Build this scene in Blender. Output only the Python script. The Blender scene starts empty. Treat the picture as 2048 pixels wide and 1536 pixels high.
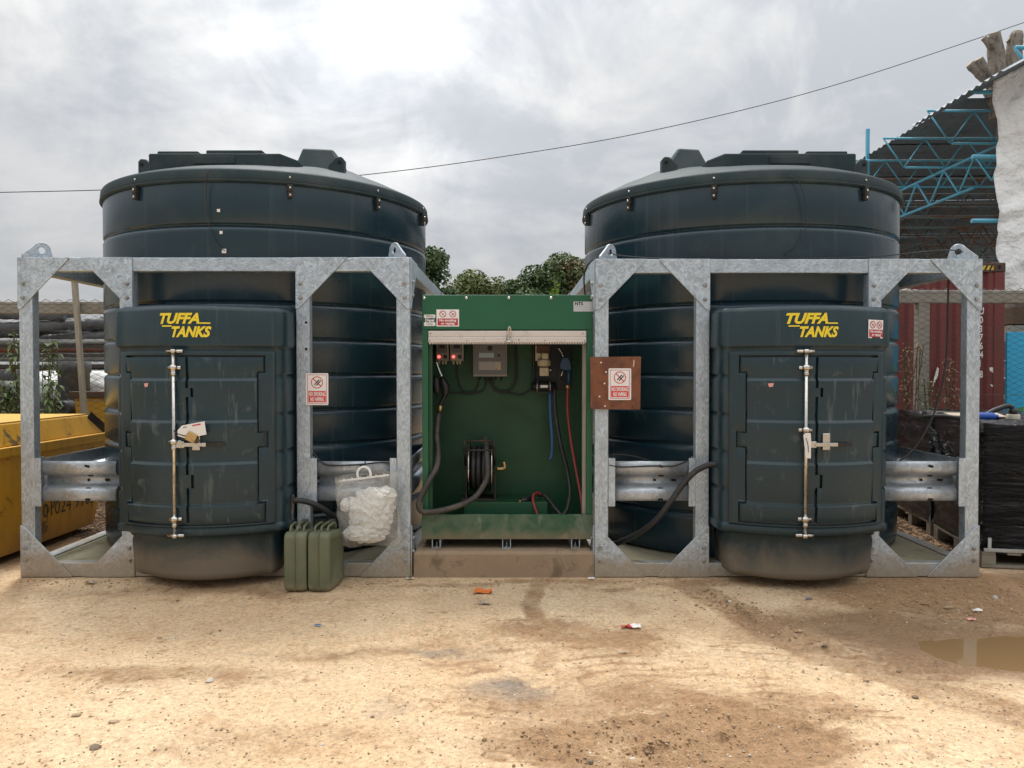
import bpy, bmesh, math, random
import numpy as np
from mathutils import Vector, Matrix
R = math.radians
random.seed(7); rng = np.random.default_rng(7)
scn = bpy.context.scene
COL = scn.collection

# ------------------------------------------------------------------ camera
CAM = Vector((0.0, -5.56, 1.5)); FPX = 1538.0; PITCH = R(1.04)
cam_d = bpy.data.cameras.new('camera'); cam_d.sensor_width = 36.0; cam_d.lens = 36.0*FPX/2048.0
cam_d.clip_start = 0.05; cam_d.clip_end = 2000.0
cam = bpy.data.objects.new('camera', cam_d); COL.objects.link(cam)
cam.location = CAM; cam.rotation_euler = (R(90)-PITCH, 0, 0)
scn.camera = cam

def P(px, py, Y):
    """world point on the depth plane y=Y seen at photo pixel (px,py)"""
    u = (px-1024)/FPX; v = (768-py)/FPX
    dy = math.cos(PITCH)+v*math.sin(PITCH); dz = v*math.cos(PITCH)-math.sin(PITCH)
    t = (Y-CAM.y)/dy
    return Vector((u*t, Y, CAM.z+dz*t))
def G(px, py, z=0.0):
    u = (px-1024)/FPX; v = (768-py)/FPX
    dy = math.cos(PITCH)+v*math.sin(PITCH); dz = v*math.cos(PITCH)-math.sin(PITCH)
    t = (z-CAM.z)/dz
    return Vector((u*t, CAM.y+dy*t, z))

# ------------------------------------------------------------------ world: overcast daylight
SUN_EL = R(60); SUN_AZ = R(-12)        # azimuth from +Y towards +X
sun_dir = Vector((math.sin(SUN_AZ)*math.cos(SUN_EL), math.cos(SUN_AZ)*math.cos(SUN_EL), math.sin(SUN_EL)))
w = bpy.data.worlds.new('World'); scn.world = w; w.use_nodes = True
nt = w.node_tree; N = nt.nodes; L = nt.links; N.clear()
def nd(tree, typ, **kw):
    n = tree.nodes.new(typ)
    for k, v in kw.items():
        if k.startswith('i_'):
            key = k[2:]
            n.inputs[int(key) if key.isdigit() else key.replace('_', ' ')].default_value = v
        else: setattr(n, k, v)
    return n
def mth(tree, op, a, b=None, c=None, clamp=False):
    n = tree.nodes.new('ShaderNodeMath'); n.operation = op; n.use_clamp = clamp
    for i, x in enumerate((a, b, c)):
        if x is None: continue
        if hasattr(x, 'is_linked') or hasattr(x, 'links'): tree.links.new(x, n.inputs[i])
        else: n.inputs[i].default_value = x
    return n.outputs[0]
def vmth(tree, op, a, b=None):
    n = tree.nodes.new('ShaderNodeVectorMath'); n.operation = op
    for i, x in enumerate((a, b)):
        if x is None: continue
        if hasattr(x, 'links'): tree.links.new(x, n.inputs[i])
        else: n.inputs[i].default_value = x
    return n.outputs['Value'] if op in ('DOT_PRODUCT', 'LENGTH', 'DISTANCE') else n.outputs[0]
def mixc(tree, f, a, b, mode='MIX'):
    n = tree.nodes.new('ShaderNodeMix'); n.data_type = 'RGBA'; n.blend_type = mode
    for key, x in ((0, f), (6, a), (7, b)):
        if hasattr(x, 'links'): tree.links.new(x, n.inputs[key])
        else: n.inputs[key].default_value = x if key == 0 else ((*x, 1) if len(x) == 3 else x)
    return n.outputs[2]
def ramp(tree, f, stops):
    n = tree.nodes.new('ShaderNodeValToRGB'); e = n.color_ramp.elements
    while len(e) < len(stops): e.new(0.5)
    for el, (p, c) in zip(e, stops):
        el.position = p; el.color = (c, c, c, 1) if isinstance(c, (int, float)) else (*c, 1)
    tree.links.new(f, n.inputs[0]); return n.outputs[0]
def noise(tree, vec, scale, detail=4.0, rough=0.55, dist=0.0):
    n = tree.nodes.new('ShaderNodeTexNoise'); n.inputs['Scale'].default_value = scale
    n.inputs['Detail'].default_value = detail; n.inputs['Roughness'].default_value = rough
    n.inputs['Distortion'].default_value = dist
    tree.links.new(vec, n.inputs['Vector']); return n.outputs[0]

tc = nd(nt, 'ShaderNodeTexCoord'); gen = tc.outputs['Generated']
sep = nd(nt, 'ShaderNodeSeparateXYZ'); L.new(gen, sep.inputs[0])
z = mth(nt, 'MAXIMUM', sep.outputs[2], 0.0)
# clouds lie on a flat layer overhead: project the direction on to it
den = mth(nt, 'ADD', z, 0.22)
cx = mth(nt, 'DIVIDE', sep.outputs[0], den); cy = mth(nt, 'DIVIDE', sep.outputs[1], den)
cv = nd(nt, 'ShaderNodeCombineXYZ'); L.new(cx, cv.inputs[0]); L.new(cy, cv.inputs[1]); cv.inputs[2].default_value = 3.3
n1 = noise(nt, cv.outputs[0], 0.75, 6, 0.55, 0.45)
n2 = noise(nt, cv.outputs[0], 2.3, 6, 0.6, 0.6)
n3 = noise(nt, gen, 5.5, 6, 0.62, 0.7)
cl = mth(nt, 'ADD', mth(nt, 'ADD', mth(nt, 'MULTIPLY', n1, 0.52), mth(nt, 'MULTIPLY', n2, 0.20)), mth(nt, 'MULTIPLY', n3, 0.28))
clf = ramp(nt, cl, [(0.44, 0.0), (0.575, 1.0)])
cloudcol = mixc(nt, clf, (0.74, 0.77, 0.81), (1.22, 1.205, 1.16))
cloudcol = mixc(nt, ramp(nt, z, [(0.05, 0.5), (0.35, 0.0)]), cloudcol, (0.84, 0.87, 0.95))
grad = mth(nt, 'ADD', mth(nt, 'ADD', mth(nt, 'MULTIPLY', z, 0.76), 0.295), mth(nt, 'MULTIPLY', mth(nt, 'MAXIMUM', mth(nt, 'SUBTRACT', z, 0.4), 0.0), 0.45))      # overcast sky: brighter towards the zenith
sd = vmth(nt, 'DOT_PRODUCT', gen, tuple(sun_dir)); sdm = mth(nt, 'MAXIMUM', sd, 0.0)
glow = mth(nt, 'MULTIPLY', mth(nt, 'POWER', sdm, 14.0), 0.50)     # thinner cloud round the sun
glow = mth(nt, 'MULTIPLY', glow, mth(nt, 'ADD', mth(nt, 'MULTIPLY', clf, 0.8), 0.35))
# the thinnest part of the cloud, lit from behind
thin = (math.sin(R(-10.5))*math.cos(R(24)), math.cos(R(-10.5))*math.cos(R(24)), math.sin(R(24)))
td = mth(nt, 'MAXIMUM', vmth(nt, 'DOT_PRODUCT', gen, thin), 0.0)
glow = mth(nt, 'ADD', glow, mth(nt, 'MULTIPLY', mth(nt, 'MULTIPLY', mth(nt, 'POWER', td, 60.0), 0.42), mth(nt, 'ADD', mth(nt, 'MULTIPLY', n2, 1.6), -0.2)))
lum = mth(nt, 'ADD', grad, glow)
vs = nd(nt, 'ShaderNodeVectorMath', operation='SCALE'); L.new(cloudcol, vs.inputs[0]); L.new(lum, vs.inputs['Scale'])
sky = nd(nt, 'ShaderNodeTexSky', sky_type='NISHITA', sun_disc=False)
sky.sun_elevation = SUN_EL; sky.sun_rotation = SUN_AZ; sky.altitude = 60; sky.dust_density = 2.0
bg1 = nd(nt, 'ShaderNodeBackground'); L.new(sky.outputs[0], bg1.inputs[0]); bg1.inputs[1].default_value = 0.07
bg2 = nd(nt, 'ShaderNodeBackground'); L.new(vs.outputs[0], bg2.inputs[0]); bg2.inputs[1].default_value = 1.0
ms = nd(nt, 'ShaderNodeMixShader'); ms.inputs[0].default_value = 0.93
L.new(bg1.outputs[0], ms.inputs[1]); L.new(bg2.outputs[0], ms.inputs[2])
wo = nd(nt, 'ShaderNodeOutputWorld'); L.new(ms.outputs[0], wo.inputs[0])

sl = bpy.data.lights.new('sun', 'SUN'); sl.energy = 2.0; sl.angle = R(16); sl.color = (1.0, 0.975, 0.935)
so = bpy.data.objects.new('sun', sl); COL.objects.link(so); so.location = (0, 0, 30)
so.rotation_euler = (-sun_dir).to_track_quat('-Z', 'Y').to_euler()

vsn = scn.view_settings; vsn.view_transform = 'Standard'; vsn.look = 'None'; vsn.gamma = 1.0; vsn.exposure = 0.58
vsn.use_curve_mapping = False
scn.cycles.use_denoising = True
scn.cycles.max_bounces = 5; scn.cycles.diffuse_bounces = 3; scn.cycles.glossy_bounces = 3; scn.cycles.use_adaptive_sampling = True; scn.cycles.adaptive_threshold = 0.02; scn.cycles.transparent_max_bounces = 12

# ------------------------------------------------------------------ materials
MATS = {}
def pm(name, col, rough=0.5, metal=0.0, var=None, bump=None, dirt=None, spec=0.5, col2=None, streak=None, alpha=None, trans=None, vor=None, zdirt=None):
    """procedural principled material in world-scale coordinates.
    var=(scale,amount) brightness mottling; bump=(scale,strength,distance); dirt=(col,scale,lo,hi,amount);
    streak=(col,sx,sz,lo,hi,amount) vertical runs; zdirt=(col,z0,z1,scale,amount) splash wear at the foot; vor=(scale,amount) spangle"""
    if name in MATS: return MATS[name]
    m = bpy.data.materials.new(name); m.use_nodes = True; t = m.node_tree
    b = t.nodes['Principled BSDF']
    geo = t.nodes.new('ShaderNodeNewGeometry'); pos = geo.outputs['Position']
    c = None
    base = (*col, 1)
    rgb = t.nodes.new('ShaderNodeRGB'); rgb.outputs[0].default_value = base; c = rgb.outputs[0]
    rr = rough
    if col2:
        f = ramp(t, noise(t, pos, col2[1], 3, 0.6, 0.3), [(col2[2], 0.0), (col2[3], 1.0)])
        c = mixc(t, f, c, col2[0])
    if vor:
        v = t.nodes.new('ShaderNodeTexVoronoi'); v.inputs['Scale'].default_value = vor[0]; v.inputs['Randomness'].default_value = 1
        wv = mixc(t, 0.12, pos, t.nodes.new('ShaderNodeTexNoise').outputs[1]); t.links.new(wv, v.inputs['Vector'])
        sp = t.nodes.new('ShaderNodeSeparateColor'); t.links.new(v.outputs['Color'], sp.inputs[0])
        f = mth(t, 'ADD', mth(t, 'MULTIPLY', mth(t, 'SUBTRACT', sp.outputs[0], 0.5), vor[1]), 1.0)
        s = t.nodes.new('ShaderNodeVectorMath'); s.operation = 'SCALE'; t.links.new(c, s.inputs[0]); t.links.new(f, s.inputs['Scale']); c = s.outputs[0]
        rn = mth(t, 'ADD', mth(t, 'MULTIPLY', sp.outputs[1], 0.22), rough-0.11)
        t.links.new(rn, b.inputs['Roughness']); rr = None
    if var:
        f = mth(t, 'ADD', mth(t, 'MULTIPLY', mth(t, 'SUBTRACT', noise(t, pos, var[0], 3, 0.6), 0.5), var[1]*2.4), 1.0)
        s = t.nodes.new('ShaderNodeVectorMath'); s.operation = 'SCALE'; t.links.new(c, s.inputs[0]); t.links.new(f, s.inputs['Scale']); c = s.outputs[0]
    dm = None
    if streak:
        mp = t.nodes.new('ShaderNodeMapping'); t.links.new(pos, mp.inputs[0]); mp.inputs['Scale'].default_value = (streak[1], streak[1], streak[2])
        f = mth(t, 'MULTIPLY', ramp(t, noise(t, mp.outputs[0], 1.0, 3, 0.6), [(streak[3], 0.0), (streak[4], 1.0)]), streak[5])
        c = mixc(t, f, c, streak[0]); dm = f
    if dirt:
        f = mth(t, 'MULTIPLY', ramp(t, noise(t, pos, dirt[1], 4, 0.65, 0.4), [(dirt[2], 0.0), (dirt[3], 1.0)]), dirt[4])
        c = mixc(t, f, c, dirt[0]); dm = f if dm is None else mth(t, 'MAXIMUM', dm, f)
    if zdirt:
        sx = t.nodes.new('ShaderNodeSeparateXYZ'); t.links.new(pos, sx.inputs[0])
        mr = t.nodes.new('ShaderNodeMapRange'); t.links.new(sx.outputs[2], mr.inputs[0]); mr.inputs[1].default_value = zdirt[1]; mr.inputs[2].default_value = zdirt[2]
        mr.inputs[3].default_value = 1.0; mr.inputs[4].default_value = 0.0
        nn = noise(t, pos, zdirt[3], 4, 0.6, 0.6)
        f = mth(t, 'MULTIPLY', ramp(t, mth(t, 'ADD', mth(t, 'MULTIPLY', mr.outputs[0], 1.0), mth(t, 'SUBTRACT', nn, 0.5)), [(0.34, 0.0), (0.72, 1.0)]), zdirt[4])
        c = mixc(t, f, c, zdirt[0]); dm = f if dm is None else mth(t, 'MAXIMUM', dm, f)
    t.links.new(c, b.inputs['Base Color'])
    if rr is not None:
        if dm is not None:
            t.links.new(mth(t, 'ADD', mth(t, 'MULTIPLY', dm, 0.45), rough, clamp=True), b.inputs['Roughness'])
        else: b.inputs['Roughness'].default_value = rough
    b.inputs['Metallic'].default_value = metal; b.inputs['Specular IOR Level'].default_value = spec
    if trans: b.inputs['Transmission Weight'].default_value = trans
    if alpha is not None: b.inputs['Alpha'].default_value = alpha
    if bump:
        bn = t.nodes.new('ShaderNodeBump'); bn.inputs['Strength'].default_value = bump[1]; bn.inputs['Distance'].default_value = bump[2] if len(bump) > 2 else 0.01
        t.links.new(noise(t, pos, bump[0], 3, 0.6), bn.inputs['Height']); t.links.new(bn.outputs[0], b.inputs['Normal'])
    MATS[name] = m; return m

DUST = (0.30, 0.27, 0.22)
MUD = (0.27, 0.18, 0.10)
pm('tank', (0.012, 0.034, 0.048), 0.24, 0, var=(1.4, 0.16), bump=(3.0, 0.12, 0.02), streak=((0.10, 0.12, 0.12), 14, 0.5, 0.56, 0.85, 0.28), dirt=((0.09, 0.10, 0.095), 2.2, 0.52, 0.85, 0.22), spec=0.5)
pm('tank_top', (0.018, 0.036, 0.042), 0.62, 0, spec=0.3, var=(3, 0.2), dirt=((0.13, 0.13, 0.115), 3.0, 0.46, 0.78, 0.35))
pm('tank_cab', (0.0098, 0.031, 0.041), 0.36, 0, var=(2, 0.15), bump=(5.0, 0.2, 0.01), streak=((0.12, 0.135, 0.13), 30, 1.2, 0.58, 0.8, 0.25), dirt=((0.10, 0.11, 0.10), 4, 0.55, 0.8, 0.2), zdirt=((0.20, 0.160, 0.115), -0.02, 0.50, 2.4, 0.72))
pm('tank_door', (0.0098, 0.031, 0.041), 0.36, 0, var=(2, 0.15), bump=(5.0, 0.2, 0.01), streak=((0.16, 0.18, 0.175), 22, 3.0, 0.60, 0.74, 0.4), dirt=((0.15, 0.16, 0.15), 9, 0.60, 0.72, 0.4), zdirt=((0.235, 0.165, 0.10), 0.36, 0.52, 6, 0.55))
pm('galv', (0.43, 0.495, 0.555), 0.45, 0.45, var=(5, 0.22), vor=(62, 0.55), bump=(60, 0.08, 0.002), streak=((0.56, 0.62, 0.67), 40, 4, 0.52, 0.72, 0.5), dirt=((0.20, 0.21, 0.22), 5, 0.55, 0.75, 0.35), zdirt=((0.36, 0.29, 0.19), -0.06, 0.34, 3.4, 0.75))
pm('galv_rail', (0.44, 0.48, 0.52), 0.42, 0.6, var=(6, 0.2), vor=(60, 0.3), streak=((0.55, 0.55, 0.54), 25, 6, 0.5, 0.72, 0.4), dirt=((0.22, 0.21, 0.17), 7, 0.55, 0.75, 0.4))
pm('tray', (0.30, 0.27, 0.18), 0.8, 0, var=(6, 0.2), dirt=((0.12, 0.11, 0.07), 5, 0.48, 0.7, 0.6), bump=(30, 0.3, 0.01))
pm('bolt', (0.36, 0.37, 0.37), 0.45, 0.8, dirt=((0.18, 0.13, 0.09), 30, 0.5, 0.6, 0.5))
pm('chrome', (0.62, 0.60, 0.56), 0.22, 1.0, var=(15, 0.12), dirt=((0.30, 0.22, 0.15), 20, 0.52, 0.66, 0.5))
pm('hole', (0.008, 0.008, 0.008), 0.9)
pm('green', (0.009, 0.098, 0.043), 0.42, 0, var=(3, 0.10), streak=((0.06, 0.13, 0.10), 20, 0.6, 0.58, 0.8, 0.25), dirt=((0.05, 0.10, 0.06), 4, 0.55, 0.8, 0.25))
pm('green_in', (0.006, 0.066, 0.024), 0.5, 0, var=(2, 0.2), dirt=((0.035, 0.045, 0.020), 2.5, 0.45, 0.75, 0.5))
pm('green_dirty', (0.02, 0.085, 0.04), 0.5, 0, var=(3, 0.12), dirt=((0.19, 0.20, 0.14), 3.5, 0.38, 0.66, 0.75), streak=((0.30, 0.30, 0.25), 9, 5, 0.58, 0.72, 0.55), zdirt=((0.22, 0.165, 0.10), 0.2, 0.42, 5, 0.7))
pm('white_alu', (0.62, 0.57, 0.53), 0.4, 0.2, var=(6, 0.08), dirt=((0.35, 0.26, 0.2), 14, 0.55, 0.7, 0.4))
pm('concrete', (0.30, 0.215, 0.14), 0.9, 0, var=(6, 0.18), bump=(30, 0.35, 0.01), dirt=((0.10, 0.075, 0.05), 5, 0.55, 0.68, 0.6))
pm('rust', (0.20, 0.075, 0.035), 0.85, 0, var=(8, 0.22), col2=((0.13, 0.05, 0.032), 12, 0.42, 0.62), bump=(90, 0.4, 0.003), dirt=((0.33, 0.13, 0.05), 3, 0.6, 0.72, 0.5))
pm('sign_white', (0.78, 0.77, 0.76), 0.35); pm('sign_red', (0.62, 0.045, 0.04), 0.4); pm('sign_black', (0.012, 0.012, 0.014), 0.45)
pm('sign_dred', (0.47, 0.03, 0.045), 0.4); pm('sign_silver', (0.55, 0.56, 0.57), 0.3, 0.3, var=(40, 0.1))
pm('logo_yellow', (0.80, 0.62, 0.03), 0.4)
pm('grey_box', (0.24, 0.225, 0.20), 0.5, var=(20, 0.06)); pm('grey_face', (0.12, 0.118, 0.118), 0.45); pm('grey_light', (0.30, 0.29, 0.28), 0.5)
pm('lcd', (0.32, 0.42, 0.46), 0.25); pm('dark_plastic', (0.012, 0.013, 0.015), 0.45, var=(20, 0.2))
pm('rubber', (0.020, 0.021, 0.022), 0.5, var=(12, 0.25), dirt=((0.10, 0.085, 0.06), 9, 0.55, 0.75, 0.5))
pm('rubber_dusty', (0.045, 0.042, 0.037), 0.6, var=(12, 0.25), dirt=((0.17, 0.135, 0.09), 12, 0.48, 0.75, 0.6))
pm('hose_red', (0.24, 0.03, 0.03), 0.5, dirt=((0.15, 0.07, 0.05), 10, 0.5, 0.7, 0.5)); pm('hose_blue', (0.03, 0.09, 0.22), 0.4)
pm('blue_plastic', (0.012, 0.055, 0.115), 0.4); pm('cream', (0.48, 0.42, 0.29), 0.5, var=(15, 0.1)); pm('brass', (0.52, 0.37, 0.18), 0.35, 0.9, dirt=((0.2, 0.15, 0.08), 20, 0.5, 0.65, 0.5))
pm('olive', (0.115, 0.130, 0.075), 0.55, 0, var=(8, 0.14), dirt=((0.20, 0.19, 0.12), 7, 0.5, 0.72, 0.45), bump=(25, 0.15, 0.004), zdirt=((0.30, 0.24, 0.15), -0.05, 0.14, 9, 0.5))
pm('olive_dark', (0.05, 0.06, 0.035), 0.55)
pm('rag', (0.80, 0.79, 0.76), 0.95, 0, var=(12, 0.08), dirt=((0.50, 0.40, 0.28), 9, 0.56, 0.72, 0.45), bump=(45, 0.5, 0.006))
pm('white_plastic', (0.72, 0.71, 0.68), 0.4)
pm('yellow', (0.60, 0.31, 0.012), 0.5, 0, var=(3, 0.14), dirt=((0.055, 0.042, 0.03), 5, 0.60, 0.66, 0.85), streak=((0.30, 0.15, 0.03), 12, 1.2, 0.5, 0.75, 0.5), zdirt=((0.25, 0.15, 0.07), -0.1, 0.5, 3, 0.6))
pm('yellow_top', (0.60, 0.34, 0.03), 0.6, 0, var=(3, 0.12), dirt=((0.28, 0.18, 0.08), 5, 0.55, 0.72, 0.5))
pm('black_steel', (0.025, 0.022, 0.02), 0.6, 0.2, dirt=((0.12, 0.07, 0.04), 8, 0.5, 0.7, 0.5))
pm('conc_rail', (0.34, 0.32, 0.28), 0.9, 0, var=(6, 0.15), dirt=((0.16, 0.155, 0.12), 6, 0.5, 0.7, 0.5))
pm('wood_grey', (0.30, 0.28, 0.23), 0.85, 0, var=(9, 0.2), streak=((0.15, 0.14, 0.11), 50, 3, 0.5, 0.7, 0.5))
pm('mesh_wire', (0.085, 0.085, 0.085), 0.5, 0.4)
pm('pipe_black', (0.045, 0.047, 0.05), 0.5, 0, var=(10, 0.2), dirt=((0.17, 0.165, 0.16), 5, 0.42, 0.72, 0.6))
pm('pipe_grey', (0.30, 0.30, 0.285), 0.6, 0, var=(8, 0.2)); pm('pipe_rust', (0.30, 0.09, 0.05), 0.7, 0, var=(5, 0.3), dirt=((0.13, 0.10, 0.08), 3, 0.45, 0.6, 0.7)); pm('pipe_cream', (0.50, 0.45, 0.36), 0.7, var=(8, 0.15)); pm('pipe_orange', (0.55, 0.12, 0.035), 0.6, var=(6, 0.15)); pm('pipe_teal', (0.08, 0.19, 0.20), 0.6)
pm('white_sack', (0.68, 0.68, 0.67), 0.8, bump=(12, 0.6, 0.05))
pm('maroon', (0.155, 0.030, 0.028), 0.55, 0, var=(3, 0.12), dirt=((0.10, 0.045, 0.035), 4, 0.5, 0.7, 0.5), streak=((0.10, 0.03, 0.025), 14, 0.8, 0.55, 0.75, 0.4))
pm('maroon_dark', (0.07, 0.035, 0.028), 0.65, 0, dirt=((0.13, 0.06, 0.035), 7, 0.5, 0.7, 0.6))
pm('wrap', (0.006, 0.006, 0.007), 0.22, 0, spec=0.2)
pm('pallet', (0.24, 0.215, 0.17), 0.85, 0, var=(7, 0.25), streak=((0.12, 0.10, 0.08), 30, 8, 0.5, 0.7, 0.5)); pm('card', (0.44, 0.36, 0.27), 0.9, var=(6, 0.12))
pm('blue_wall', (0.03, 0.40, 0.72), 0.55, 0, var=(2, 0.1)); pm('green_tarp', (0.06, 0.22, 0.085), 0.5, 0, var=(4, 0.15)); pm('blue_bright', (0.02, 0.09, 0.42), 0.4)
pm('truss', (0.10, 0.40, 0.56), 0.5, 0, var=(4, 0.15), dirt=((0.22, 0.10, 0.06), 3, 0.55, 0.68, 0.5)); pm('truss_old', (0.16, 0.22, 0.24), 0.6, 0, col2=((0.22, 0.10, 0.055), 0.8, 0.45, 0.6))
pm('tin', (0.17, 0.20, 0.225), 0.5, 0.3, var=(2, 0.2), streak=((0.10, 0.09, 0.085), 6, 6, 0.5, 0.72, 0.5))
pm('sheet', (0.84, 0.85, 0.85), 0.55, 0, var=(2, 0.05), bump=(3.5, 0.9, 0.12), dirt=((0.45, 0.44, 0.42), 3, 0.6, 0.78, 0.4))
pm('bark', (0.26, 0.22, 0.18), 0.9, 0, var=(7, 0.3), streak=((0.10, 0.085, 0.07), 18, 4, 0.5, 0.62, 0.7), bump=(18, 0.8, 0.03)); pm('cutwood', (0.40, 0.33, 0.24), 0.9, var=(9, 0.2)); pm('bark_dark', (0.09, 0.075, 0.055), 0.9)
pm('leaf_a', (0.075, 0.125, 0.042), 0.6, 0, var=(0.9, 0.3)); pm('leaf_b', (0.16, 0.195, 0.065), 0.6, 0, var=(0.9, 0.3)); pm('leaf_c', (0.095, 0.130, 0.048), 0.6, 0, var=(0.8, 0.3), col2=((0.15, 0.115, 0.048), 0.5, 0.5, 0.62))
pm('weed', (0.14, 0.20, 0.075), 0.6, 0, var=(6, 0.3)); pm('weed_dry', (0.24, 0.16, 0.09), 0.8, 0, var=(6, 0.3)); pm('sprig', (0.22, 0.33, 0.04), 0.5, 0, var=(20, 0.2)); pm('stem', (0.11, 0.095, 0.05), 0.8)
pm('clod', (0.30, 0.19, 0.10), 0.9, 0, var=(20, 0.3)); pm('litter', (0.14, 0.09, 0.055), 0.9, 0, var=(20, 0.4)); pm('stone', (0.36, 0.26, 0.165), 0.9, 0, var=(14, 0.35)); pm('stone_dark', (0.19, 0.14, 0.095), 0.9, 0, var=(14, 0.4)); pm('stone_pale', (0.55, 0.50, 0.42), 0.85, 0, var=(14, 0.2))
pm('paper', (0.74, 0.72, 0.69), 0.7); pm('paper_red', (0.55, 0.04, 0.04), 0.6); pm('paper_orange', (0.60, 0.16, 0.03), 0.6, var=(50, 0.3)); pm('paper_blue', (0.05, 0.16, 0.35), 0.6); pm('pink', (0.70, 0.33, 0.30), 0.6)
pm('hazard_yellow', (0.62, 0.40, 0.03), 0.6); pm('print_grey', (0.25, 0.25, 0.26), 0.6); pm('brown_board', (0.10, 0.055, 0.03), 0.8, var=(8, 0.2))

m = bpy.data.materials.new('clear_bag'); m.use_nodes = True; t = m.node_tree; t.nodes.clear()
geo = t.nodes.new('ShaderNodeNewGeometry')
tr = nd(t, 'ShaderNodeBsdfTransparent'); tr.inputs[0].default_value = (0.95, 0.95, 0.94, 1)
pb = nd(t, 'ShaderNodeBsdfPrincipled'); pb.inputs['Base Color'].default_value = (0.62, 0.61, 0.58, 1); pb.inputs['Roughness'].default_value = 0.22
bn = nd(t, 'ShaderNodeBump'); bn.inputs['Strength'].default_value = 0.6; bn.inputs['Distance'].default_value = 0.02
t.links.new(noise(t, geo.outputs['Position'], 14, 5, 0.6, 1.0), bn.inputs['Height']); t.links.new(bn.outputs[0], pb.inputs['Normal'])
f = ramp(t, noise(t, geo.outputs['Position'], 9, 5, 0.65, 0.8), [(0.32, 0.14), (0.70, 0.42)])
mx = nd(t, 'ShaderNodeMixShader'); t.links.new(f, mx.inputs[0]); t.links.new(tr.outputs[0], mx.inputs[1]); t.links.new(pb.outputs[0], mx.inputs[2])
ou = nd(t, 'ShaderNodeOutputMaterial'); t.links.new(mx.outputs[0], ou.inputs[0]); MATS['clear_bag'] = m

m = bpy.data.materials.new('led_red'); m.use_nodes = True; b = m.node_tree.nodes['Principled BSDF']
b.inputs['Base Color'].default_value = (0.6, 0.02, 0.02, 1); b.inputs['Emission Color'].default_value = (1, 0.10, 0.08, 1); b.inputs['Emission Strength'].default_value = 2.2; MATS['led_red'] = m
# stretched plastic wrap: creased horizontally
m = MATS['wrap']; t = m.node_tree; b = t.nodes['Principled BSDF']
geo = t.nodes.new('ShaderNodeNewGeometry'); mp = t.nodes.new('ShaderNodeMapping'); t.links.new(geo.outputs['Position'], mp.inputs[0]); mp.inputs['Scale'].default_value = (1.1, 1.1, 7); mp.inputs['Rotation'].default_value = (0.12, 0.1, 0)
bn = t.nodes.new('ShaderNodeBump'); bn.inputs['Strength'].default_value = 1.0; bn.inputs['Distance'].default_value = 0.08
wn_ = noise(t, mp.outputs[0], 1.5, 5, 0.65, 1.6); t.links.new(wn_, bn.inputs['Height'])
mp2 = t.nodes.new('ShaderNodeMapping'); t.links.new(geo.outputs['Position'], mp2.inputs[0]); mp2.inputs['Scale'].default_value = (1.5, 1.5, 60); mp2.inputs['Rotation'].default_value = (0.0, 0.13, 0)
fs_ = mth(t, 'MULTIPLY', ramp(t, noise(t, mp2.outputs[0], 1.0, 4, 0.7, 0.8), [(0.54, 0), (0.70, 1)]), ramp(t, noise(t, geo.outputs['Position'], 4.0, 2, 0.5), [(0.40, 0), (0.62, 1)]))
t.links.new(mixc(t, fs_, (0.006, 0.006, 0.007), (0.085, 0.085, 0.088)), b.inputs['Base Color']); t.links.new(bn.outputs[0], b.inputs['Normal'])  # pale streaks: stretched-film whitening plus crease highlights put into the colour

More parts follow.
